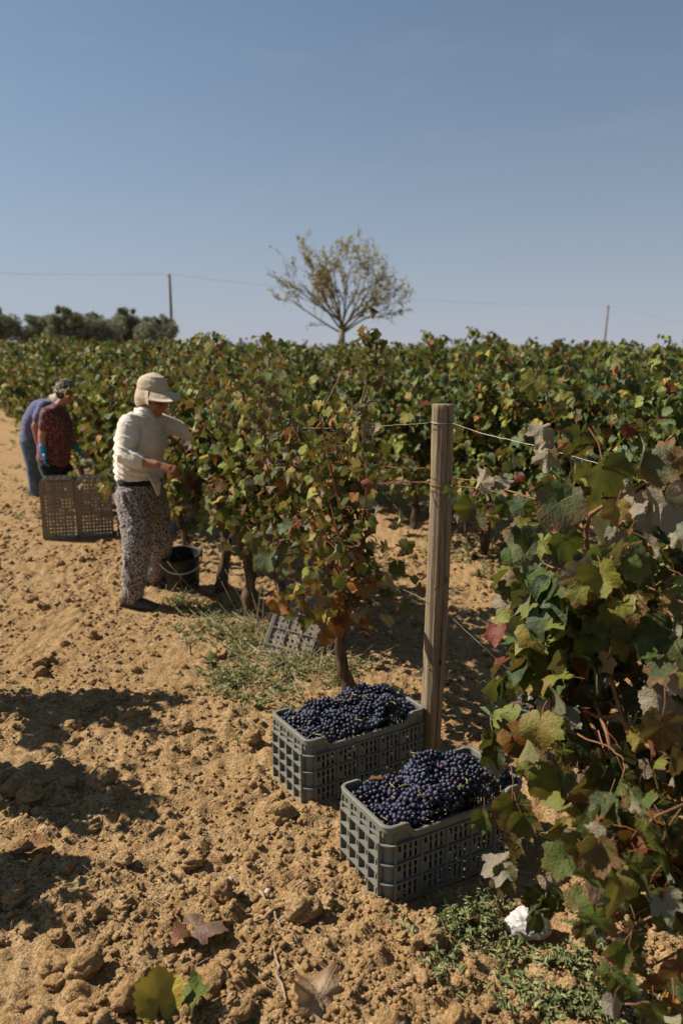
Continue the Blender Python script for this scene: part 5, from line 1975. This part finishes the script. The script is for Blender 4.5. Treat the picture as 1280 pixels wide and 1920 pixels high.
def hand(wrist, d, palm_n, thumb_side, s=1.0, curl=.5):
    """palm and five bent fingers growing along d from the wrist"""
    d = d.normalized(); pn = (palm_n - d * palm_n.dot(d)).normalized(); w = d.cross(pn).normalized() * thumb_side
    out = [T([wrist, wrist + d * .04 * s, wrist + d * .085 * s], [(.020 * s, .026 * s), (.018 * s, .038 * s), (.014 * s, .038 * s)], pn)]
    for k, L in enumerate((.070, .078, .072, .058)):
        b = wrist + d * .085 * s + w * (.028 - .019 * k) * s
        dd = d + w * (.10 - .07 * k)
        c = curl * (1 + .12 * k)
        p1 = b + dd.normalized() * L * .45 * s
        d2 = (dd + pn * c).normalized(); p2 = p1 + d2 * L * .32 * s
        d3 = (dd * .6 + pn * c * 1.9).normalized(); p3 = p2 + d3 * L * .25 * s
        out.append(T([b - d * .02 * s, p1, p2, p3], [.0098 * s, .0092 * s, .0085 * s, .0072 * s], None, 10))
    b = wrist + d * .03 * s + w * .026 * s
    t1_ = b + (w * .8 + d * .7 + pn * .25).normalized() * .038 * s
    t2_ = t1_ + (w * .15 + d * 1.0 + pn * .5).normalized() * .032 * s
    out.append(T([b - w * .012 * s, t1_, t2_], [.0135 * s, .0112 * s, .009 * s], None, 10))
    return out


def head_shapes(c, F, up, s=1.0):
    """skull, jaw, nose, brow, cheeks and ears; F = looking direction"""
    F = F.normalized(); up = (up - F * up.dot(F)).normalized(); S = up.cross(F).normalized()
    P = lambda f, l, u: c + F * f * s + S * l * s + up * u * s
    ax = (F, S, up)
    out = [ell(P(-.008, 0, .02), (.096 * s, .076 * s, .105 * s), ax), ell(P(.028, 0, -.055), (.062 * s, .058 * s, .066 * s), ax), ell(P(.062, 0, -.098), (.026 * s, .028 * s, .022 * s), ax)]
    out.append(T([P(.086, 0, .012), P(.100, 0, -.018), P(.114, 0, -.040), P(.096, 0, -.050)], [.010 * s, .013 * s, .017 * s, .012 * s], S, 10))
    out.append(ell(P(.080, 0, .022), (.016 * s, .052 * s, .011 * s), ax))
    out.append(ell(P(.090, 0, -.068), (.012 * s, .024 * s, .006 * s), ax)); out.append(ell(P(.087, 0, -.080), (.013 * s, .021 * s, .007 * s), ax))
    for l in (-1, 1):
        out.append(ell(P(.062, l * .040, -.036), (.026 * s, .026 * s, .024 * s), ax))
        out.append(ell(P(-.012, l * .077, -.018), (.018 * s, .008 * s, .030 * s), ax))
    return out, P, ax


def fabric(name, col_fn, rough=.9, bump=.3, bscale=600):
    m, nt, out = mat_new(name)
    g = NT(nt)
    pos = g.coord()
    col = col_fn(g, pos)
    nor = g.bump(g.noise(pos, bscale, 2), bump, .001, g.bump(g.noise(g.scale(pos, (1, 1, 1.8)), 20, 3, .55, .6), .35, .02))
    p = g.n('ShaderNodeBsdfPrincipled')
    g.put(p.inputs['Base Color'], col)
    p.inputs['Roughness'].default_value = rough
    p.inputs['Specular IOR Level'].default_value = .15
    p.inputs['Sheen Weight'].default_value = .15
    g.put(p.inputs['Normal'], nor)
    nt.links.new(p.outputs[0], out.inputs[0])
    return m


def solid(c): return lambda g, v: g.mix(g.ramp(g.noise(v, 7, 3), .3, .7), tuple(x * .9 for x in c), tuple(min(1, x * 1.08) for x in c))


def leopard(g, v):
    w = g.noise(v, 50, 2)
    a = g.voro(g.scale(v, (1, 1, .8)), 88)
    k = g.ramp(g.math('ADD', a, g.math('MULTIPLY', w, .45)), 0.67, .82)
    base = g.mix(g.noise(v, 24, 2), (.38, .335, .305), (.29, .25, .225))
    return g.mix(k, base, (.075, .058, .050)) 


def floral(g, v):
    a = g.voro(v, 55, out='Distance')
    k = g.ramp(a, .42, .30)
    c = g.mix(g.ramp(g.noise(v, 30, 2), .4, .6), (.30, .10, .10), (.38, .22, .20))
    return g.mix(k, (.105, .030, .036), c)


def hatcamo(g, v):
    a = g.noise(v, 30, 2, .5)
    c = g.mix(g.ramp(a, .48, .54), (.045, .035, .025), (.30, .25, .17))
    return g.mix(g.ramp(g.noise(v, 41, 1), .55, .6), c, (.02, .016, .012))


def denim(g, v):
    return g.mix(g.ramp(g.noise(v, 9, 4), .3, .75), (.045, .075, .115), (.13, .17, .22))


def skin_mat(name, c):
    m, nt, out = mat_new(name)
    g = NT(nt)
    v = g.coord()
    col = g.mix(g.ramp(g.noise(v, 16, 3), .3, .7), c, (c[0] * 1.12, c[1] * .9, c[2] * .85))
    p = g.n('ShaderNodeBsdfPrincipled')
    g.put(p.inputs['Base Color'], col)
    p.inputs['Roughness'].default_value = .5
    p.inputs['Subsurface Weight'].default_value = .08
    p.inputs['Subsurface Radius'].default_value = (.02, .008, .004)
    g.put(p.inputs['Normal'], g.bump(g.noise(v, 160, 3), .15, .001))
    nt.links.new(p.outputs[0], out.inputs[0])
    return m


M['skin'] = skin_mat('sunburnt_skin', (.30, .135, .075))
M['skin2'] = skin_mat('warm_skin', (.36, .18, .115))
M['cream'] = fabric('cream_cotton', solid((.70, .62, .52)))
M['khaki'] = fabric('khaki_cotton', solid((.50, .40, .265)))
M['leopard'] = fabric('leopard_print', leopard)
M['floral'] = fabric('flowered_jersey', floral)
M['black_cloth'] = fabric('black_cloth', solid((.016, .014, .015)))
M['denim'] = fabric('denim', denim)
M['violet'] = fabric('violet_jersey', solid((.105, .105, .20)))
M['hatcamo'] = fabric('mottled_hat', hatcamo)
M['glove'] = plastic('blue_glove', (.03, .24, .46), (.03, .16, .30), .3)
M['shoe'] = simple_mat('dark_shoe', (.035, .03, .028), (.07, .055, .045), 20, .8, .3, .003)
M['hair'] = simple_mat('dark_hair', (.018, .013, .010), (.04, .028, .02), 80, .6, .5, .003, .3, (1, 1, .2))
M['eye'] = simple_mat('eye', (.02, .015, .012), (.03, .02, .015), 20, .2, 0)


def part(name, me, mat, root):
    me.materials.clear(); me.materials.append(mat)
    off = root.location
    me.transform(Matrix.Translation(-off))
    me.name = name
    return link(name, me, root)


def folds(amp=.008, f=26, seed=0, zst=1.7):
    def fn(co):
        n1 = noise3(co * [1, 1, zst], f, seed) - .5
        n2 = noise3(co * [1, 1, zst], f * .45, seed + 3) - .5
        return (np.abs(n1) * -1.4 + .25 + n2 * 1.4) * amp
    return fn


def creases(d, freq, amp, seed):
    d = np.array(d, float); d /= np.linalg.norm(d)

    def fn(co):
        w = noise3(co, 6, seed)
        msk = np.clip((noise3(co, 8, seed + 4) - .40) * 5, 0, 1)
        sn = np.sin(co @ d * freq + w * 16)
        return np.maximum(sn, 0) ** 2.5 * amp * msk - amp * .35 * msk + (noise3(co, 9, seed + 8) - .5) * .012
    return fn


def hat_brim(c, F, up, S, r_in, r_out_f, r_out_b, drop, thick=.006, n=48, visor=False):
    V = []
    rings = 5
    for lay in (0, 1):
        for k in range(rings + 1):
            t = k / rings
            for j in range(n):
                a = 2 * math.pi * j / n
                ca = math.cos(a)
                ro = r_out_b + (r_out_f - r_out_b) * max(0, ca) ** (1.1 if visor else .7)
                r = r_in + (ro - r_in) * t
                p = c + F * (r * ca * 1.12) + S * (r * math.sin(a) * .92) + up * (-drop * t * t * (1 + .5 * abs(math.sin(a))) + .006 * math.sin(3 * a) * t - thick * lay)
                V.append(tuple(p))
    F4 = []
    R = rings + 1
    for lay in (0, 1):
        for k in range(rings):
            for j in range(n):
                b = lay * R * n
                q = (b + k * n + j, b + k * n + (j + 1) % n, b + (k + 1) * n + (j + 1) % n, b + (k + 1) * n + j)
                F4.append(q if lay else q[::-1])
    for j in range(n):
        a, b = rings * n + j, rings * n + (j + 1) % n
        F4.append((a, b, R * n + b, R * n + a))
        a, b = j, (j + 1) % n
        F4.append((b, a, R * n + a, R * n + b))
    return mesh_of('brim', V, np.array(F4))


def shoe_shape(p, d, s=1.0):
    d = d.normalized()
    z = Vector((0, 0, 1))
    S = z.cross(d)
    return [T([p - d * .06 * s + z * .045 * s, p + z * .05 * s, p + d * .08 * s + z * .038 * s, p + d * .17 * s + z * .026 * s], [(.045 * s, .036 * s), (.05 * s, .038 * s), (.038 * s, .043 * s), (.024 * s, .038 * s)], z, 16)]


def picker_in_hat():
    Y = 5.5
    F = Vector((.93, -.36, 0)).normalized(); S = Vector((F.y, -F.x, 0)); S = -S if S.y > 0 else S      # S points to the camera side
    Up = Vector((0, 0, 1))
    base = on_ground(272, 1120); base.z = 0
    root = tag(empty('person', (-1.42, 5.5, 0)), 'picker in a khaki hat and cream shirt reaching into the vines', 'person')
    hipc = at(262, 905, Y); wai = at(263, 870, Y); che = at(265, 822, Y); upc = at(268, 792, Y); nek = at(275, 772, Y); hd = at(288, 744, Y)
    hipc2 = at(264, 925, Y)
    shN = at(243, 797, Y - .16); elN = at(237, 857, Y - .25); wrN = at(296, 872, Y - .32)
    shF = at(300, 795, Y + .14); elF = at(334, 803, Y + .22); wrF = at(362, 822, Y + .2)
    hN, hF = at(247, 925, Y - .09), at(282, 925, Y + .09)
    kN, kF = at(258, 1020, Y - .2), at(302, 1010, Y + .15)
    aN, aF = at(250, 1128, 5.3), at(292, 1088, 5.82)
    aN.z, aF.z = max(aN.z, .07), max(aF.z, .07)
    lookd = (F * .9 + Vector((0, 0, -.22))).normalized()
    hs, P, ax = head_shapes(hd + Vector((0, 0, -.005)), lookd, Up, .98)
    body = hs + [T([nek - Up * .05, nek, hd - Up * .06], [.06, .055, .055]), T([hipc2, hipc, wai, che, upc], [(.125, .155), (.12, .15), (.115, .14), (.115, .165), (.09, .15)], F)]
    body += [T([shN, elN, wrN], [.046, .040, .028]), T([elN, elN.lerp(wrN, .4), wrN], [.038, .041, .027]), T([shF, elF, wrF], [.045, .038, .027])]
    body += [T([hN, kN, aN], [.085, .058, .04]), T([hF, kF, aF], [.085, .058, .04])]
    body += hand(wrN, (at(320, 880, Y - .33) - wrN), Vector((0, .6, -.8)), 1, 1.0, .7) + hand(wrF, (at(378, 834, Y + .2) - wrF), Vector((0, -.3, -1)), -1, 1.0, .5)
    part('body', remeshed(body, .007, 3), M['skin'], root)
    # eyes
    for l in (-1, 1):
        me = mesh_of('eye', *(lambda e: (e[0], e[1]))(ell(P(.083, l * .031, .0), (.010, .013, .009), ax)), smooth=True)
        part('eye', me, M['eye'], root)
    # shirt
    wr = creases((.35, -.1, .93), 120, .011, 5)
    sh = [T([at(262, 896, Y), at(262, 880, Y), at(261, 850, Y), che, upc, nek - Up * .02], [(.150, .182), (.158, .19), (.155, .19), (.160, .205), (.130, .185), (.075, .085)], F)]
    sh += [T([shN + Up * .0, shN.lerp(elN, .5), elN, elN.lerp(wrN, .40)], [.082, .078, .072, .062]), T([shF, elF, wrF.lerp(elF, .15)], [.075, .062, .046])]
    sh += [T([upc + F * .02, shN], [.09, .075]), T([upc + F * .02, shF], [.09, .07])]
    part('shirt', remeshed(sh, .006, 5, wr), M['cream'], root)
    # collar and placket
    mb = MB()
    for l in (-1, 1):
        a = nek + F * .065 + S * l * .03 - Up * .015; b = nek - F * .045 + S * l * .075 + Up * .01
        mb.tube([b, nek + F * .03 + S * l * .08 - Up * .0, a + F * .02 - Up * .05], [(.022, .007), (.026, .007), (.020, .006)], 10)
    part('collar', mb.mesh('collar'), M['cream'], root)
    # hem tail hanging at the front, tied waist
    tail = [T([wai + F * .13 - Up * .05 + S * .05, wai + F * .17 - Up * .12 + S * .06, wai + F * .175 - Up * .20 + S * .05], [(.012, .07), (.010, .055), (.006, .018)], F)]
    part('shirt_tail', remeshed(tail, .006, 3), M['cream'], root)
    belt = [T([at(262, 893, Y) - Up * .012, at(262, 893, Y) - Up * .035], [(.150, .183), (.150, .183)], F)]
    part('waistband', remeshed(belt, .008, 3), M['black_cloth'], root)
    # loose trousers
    pw = creases((.93, -.2, .30), 85, .013, 9)
    tr = [T([at(262, 900, Y), hipc2, hipc2 - Up * .10], [(.140, .178), (.150, .185), (.14, .18)], F)]
    tr += [T([hN, kN.lerp(hN, .5), kN, aN.lerp(kN, .4), aN + Up * .03], [(.118, .108), (.114, .102), (.104, .092), (.088, .082), (.074, .074)], F)]
    tr += [T([hF, kF.lerp(hF, .5), kF, aF.lerp(kF, .4), aF + Up * .03], [(.118, .108), (.112, .102), (.100, .090), (.082, .080), (.068, .072)], F)]
    part('trousers', remeshed(tr, .009, 4, pw), M['leopard'], root)
    for a, d in ((aN, Vector((.95, -.3, 0))), (aF, Vector((1, -.1, 0)))):
        p0 = Vector((a.x, a.y, .0))
        part('shoe', remeshed(shoe_shape(p0, d, 1.05), .006, 3), M['shoe'], root)
    # hat with brim and neck flap
    hu = (Up * .97 + F * .10 - S * 0).normalized(); hf = (F - hu * F.dot(hu)).normalized(); hsd = hu.cross(hf)
    hc = hd + Up * .045
    crown = [ell(hc + hu * .004, (.114, .098, .104), (hf, hsd, hu)), ell(hc + hu * .03 - hf * .01, (.104, .094, .082), (hf, hsd, hu))]
    part('hat_crown', remeshed(crown, .006, 4, folds(.006, 30, 4, 1)), M['khaki'], root)
    part('hat_brim', hat_brim(hc + hu * .004, hf, hu, hsd, .090, .190, .112, .040, visor=True), M['khaki'], root)
    band = [T([hc + hu * .004, hc + hu * .022], [(.115, .098), (.114, .097)], hf)]
    part('hat_band', remeshed(band, .005, 2), M['khaki'], root)
    fl = []
    n = 15; rows = 8
    V = []
    for lay in (0, .006):
        for i in range(rows):
            t = i / (rows - 1)
            for j in range(n):
                a = math.pi * (.42 + 1.16 * j / (n - 1))
                r = .108 + .022 * math.sin(t * 2.5) + .012 * math.sin(5 * a + 2) * t - .02 * t - lay
                p = hc + hf * (r * math.cos(a) * 1.05) + hsd * (r * math.sin(a) * .95) - Up * (.135 * t * (1 - .30 * math.sin(a) ** 2)) + hu * .004
                V.append(tuple(p))
    Fq = []
    m_ = rows * n
    for lay in (0, 1):
        for i in range(rows - 1):
            for j in range(n - 1):
                q = (lay * m_ + i * n + j, lay * m_ + i * n + j + 1, lay * m_ + (i + 1) * n + j + 1, lay * m_ + (i + 1) * n + j)
                Fq.append(q if not lay else q[::-1])
    for j in range(n - 1):
        i = rows - 1
        Fq.append((i * n + j, i * n + j + 1, m_ + i * n + j + 1, m_ + i * n + j))
    for i in range(rows - 1):
        for j in (0, n - 1):
            Fq.append((i * n + j, (i + 1) * n + j, m_ + (i + 1) * n + j, m_ + i * n + j))
    part('neck_flap', mesh_of('neck_flap', V, np.array(Fq)), M['khaki'], root)
    hair = [ell(P(-.03, 0, -.01), (.085, .081, .085), ax)]
    part('hair', remeshed(hair, .007, 2), M['hair'], root)


picker_in_hat()


def picker_flowered():
    Y = 8.7
    F = Vector((.96, -.28, 0)).normalized(); S = Vector((-.28, -.96, 0)); Up = Vector((0, 0, 1))
    root = tag(empty('person', (at(105, 900, Y).x, Y, 0)), 'picker in a flowered maroon shirt, mottled hat and blue gloves', 'person', 'two pickers bending over the far vines')
    hip = at(100, 862, Y); wai = at(104, 830, Y); che = at(106, 795, Y); upc = at(104, 772, Y); nek = at(112, 760, Y); hd = at(124, 736, Y)
    shN = at(90, 778, Y - .17); elN = at(80, 818, Y - .2); wrN = at(82, 845, Y - .22)
    shF = at(118, 782, Y + .17); elF = at(134, 815, Y + .2); wrF = at(142, 838, Y + .18)
    hN, hF = hip - Up * .04 + S * .09, hip - Up * .04 - S * .09
    aN = Vector((hip.x + .02, Y - .12, .07)); aF = Vector((hip.x + .22, Y + .12, .07))
    kN, kF = hN.lerp(aN, .48) + F * .05, hF.lerp(aF, .48) + F * .06
    look = (F + Vector((0, 0, -.3))).normalized()
    hs, P, ax = head_shapes(hd, look, Up, .96)
    body = hs + [T([nek - Up * .06, nek, hd - Up * .05], [.06, .054, .054]), T([hip - Up * .03, hip, wai, che, upc], [(.12, .15), (.125, .16), (.125, .15), (.125, .165), (.085, .15)], F)]
    body += [T([shN, elN, wrN], [.050, .042, .03]), T([shF, elF, wrF], [.05, .042, .03]), T([hN, kN, aN], [.09, .06, .042]), T([hF, kF, aF], [.09, .06, .042])]
    part('body', remeshed(body, .009, 3), M['skin2'], root)
    for l in (-1, 1):
        e = ell(P(.083, l * .031, .0), (.010, .013, .009), ax)
        part('eye', mesh_of('eye', e[0], e[1]), M['eye'], root)
    sh = [T([hip + Up * .0, wai, che, upc, nek - Up * .03], [(.165, .19), (.17, .19), (.172, .195), (.125, .185), (.07, .08)], F), T([shN + Up * .01, shN.lerp(elN, .55)], [.078, .07]), T([shF, shF.lerp(elF, .55)], [.075, .068]), T([upc, shN], [.09, .075]), T([upc, shF], [.09, .075])]
    part('shirt', remeshed(sh, .010, 4, folds(.009, 17, 3, 1.6)), M['floral'], root)
    tr = [T([hip + Up * .03, hip - Up * .06], [(.14, .175), (.14, .18)], F), T([hN, kN, aN], [(.11, .105), (.085, .085), (.06, .065)], F), T([hF, kF, aF], [(.11, .105), (.085, .085), (.06, .065)], F)]
    part('trousers', remeshed(tr, .011, 4, folds(.008, 14, 6, .5)), M['black_cloth'], root)
    for a in (aN, aF):
        part('shoe', remeshed(shoe_shape(Vector((a.x, a.y, 0)), F, 1.0), .008, 3), M['shoe'], root)
    for w, d, sd in ((wrN, Vector((.15, -.1, -1)), 1), (wrF, Vector((.5, .1, -.8)), -1)):
        g_ = hand(w, d, F + Vector((0, .5, 0)), sd, 1.12, .45) + [T([w - d.normalized() * .05, w + d.normalized() * .01], [.039, .036])]
        part('glove', remeshed(g_, .006, 2), M['glove'], root)
    hu = (Up + F * .12).normalized(); hf = (F - hu * F.dot(hu)).normalized(); hsd = hu.cross(hf); hc = hd + Up * .045
    crown = [ell(hc, (.114, .098, .105), (hf, hsd, hu)), ell(hc + hu * .035, (.098, .088, .072), (hf, hsd, hu))]
    part('hat_crown', remeshed(crown, .008, 3, folds(.005, 30, 2, 1)), M['hatcamo'], root)
    part('hat_brim', hat_brim(hc + hu * .005, hf, hu, hsd, .092, .17, .12, .03), M['hatcamo'], root)
    part('hair', remeshed([ell(P(-.03, 0, -.012), (.085, .081, .085), ax)], .008, 2), M['hair'], root)


picker_flowered()


def picker_bending():
    Y = 9.8
    F = Vector((.97, -.2, 0)).normalized(); S = Vector((-.2, -.97, 0)); Up = Vector((0, 0, 1))
    hip = at(62, 818, Y); mid = at(66, 790, Y); che = at(80, 768, Y); upc = at(90, 762, Y); nek = at(99, 757, Y); hd = at(110, 757, Y)
    root = tag(empty('person', (hip.x, Y, 0)), 'stooping picker in a violet blue shirt and jeans, behind the flowered shirt', 'person', 'two pickers bending over the far vines')
    shN = at(84, 762, Y - .17); elN = at(66, 800, Y - .2); wrN = at(72, 832, Y - .2)
    shF = at(92, 765, Y + .17); elF = at(96, 805, Y + .2); wrF = at(106, 835, Y + .2)
    hN, hF = hip + S * .09 - Up * .04, hip - S * .09 - Up * .04
    aN = at(66, 905, Y - .1); aF = at(84, 892, Y + .25); aN.z = aF.z = .08
    kN, kF = hN.lerp(aN, .48) + F * .02, hF.lerp(aF, .48) + F * .05
    look = (F * .8 + Vector((0, 0, -.8))).normalized()
    hs, P, ax = head_shapes(hd, look, (Up + F * .6), .96)
    bd = (upc - hip).normalized()
    body = hs + [T([nek - F * .06, nek, hd], [.062, .056, .056]), T([hip - Up * .03, hip, mid, che, upc], [(.12, .155), (.125, .16), (.12, .15), (.12, .165), (.09, .15)], Vector((-bd.z, 0, bd.x)))]
    body += [T([shN, elN, wrN], [.05, .043, .03]), T([shF, elF, wrF], [.05, .043, .03]), T([hN, kN, aN], [.09, .062, .044]), T([hF, kF, aF], [.09, .062, .044])]
    body += hand(wrN, Vector((.3, 0, -1)), F, 1, 1.05, .5) + hand(wrF, Vector((.5, 0, -1)), F, -1, 1.05, .5)
    part('body', remeshed(body, .009, 3), M['skin2'], root)
    A_ = Vector((-bd.z, 0, bd.x))
    sh = [T([hip - Up * .02, mid, che, upc, nek - F * .03], [(.14, .175), (.145, .18), (.145, .19), (.12, .18), (.075, .085)], A_), T([shN, shN.lerp(elN, .6)], [.08, .072]), T([shF, shF.lerp(elF, .6)], [.08, .07]), T([upc, shN], [.09, .075]), T([upc, shF], [.09, .075])]
    part('shirt', remeshed(sh, .010, 4, folds(.009, 16, 13, 1.4)), M['violet'], root)
    tr = [T([hip + Up * .02, hip - Up * .06], [(.145, .175), (.145, .18)], F), T([hN, kN, aN], [(.115, .108), (.09, .09), (.07, .075)], F), T([hF, kF, aF], [(.115, .108), (.09, .09), (.07, .075)], F)]
    part('trousers', remeshed(tr, .011, 4, folds(.009, 14, 16, .6)), M['denim'], root)
    for a in (aN, aF):
        part('shoe', remeshed(shoe_shape(Vector((a.x, a.y, 0)), F, 1.05), .008, 3), M['denim'], root)
    hu = (Up * .75 + F * .55).normalized(); hf = (F - hu * F.dot(hu)).normalized(); hsd = hu.cross(hf); hc = hd + hu * .045
    part('hat_crown', remeshed([ell(hc, (.114, .098, .105), (hf, hsd, hu))], .008, 3), M['khaki'], root)
    part('hat_brim', hat_brim(hc + hu * .005, hf, hu, hsd, .092, .15, .13, .02), M['khaki'], root)


picker_bending()
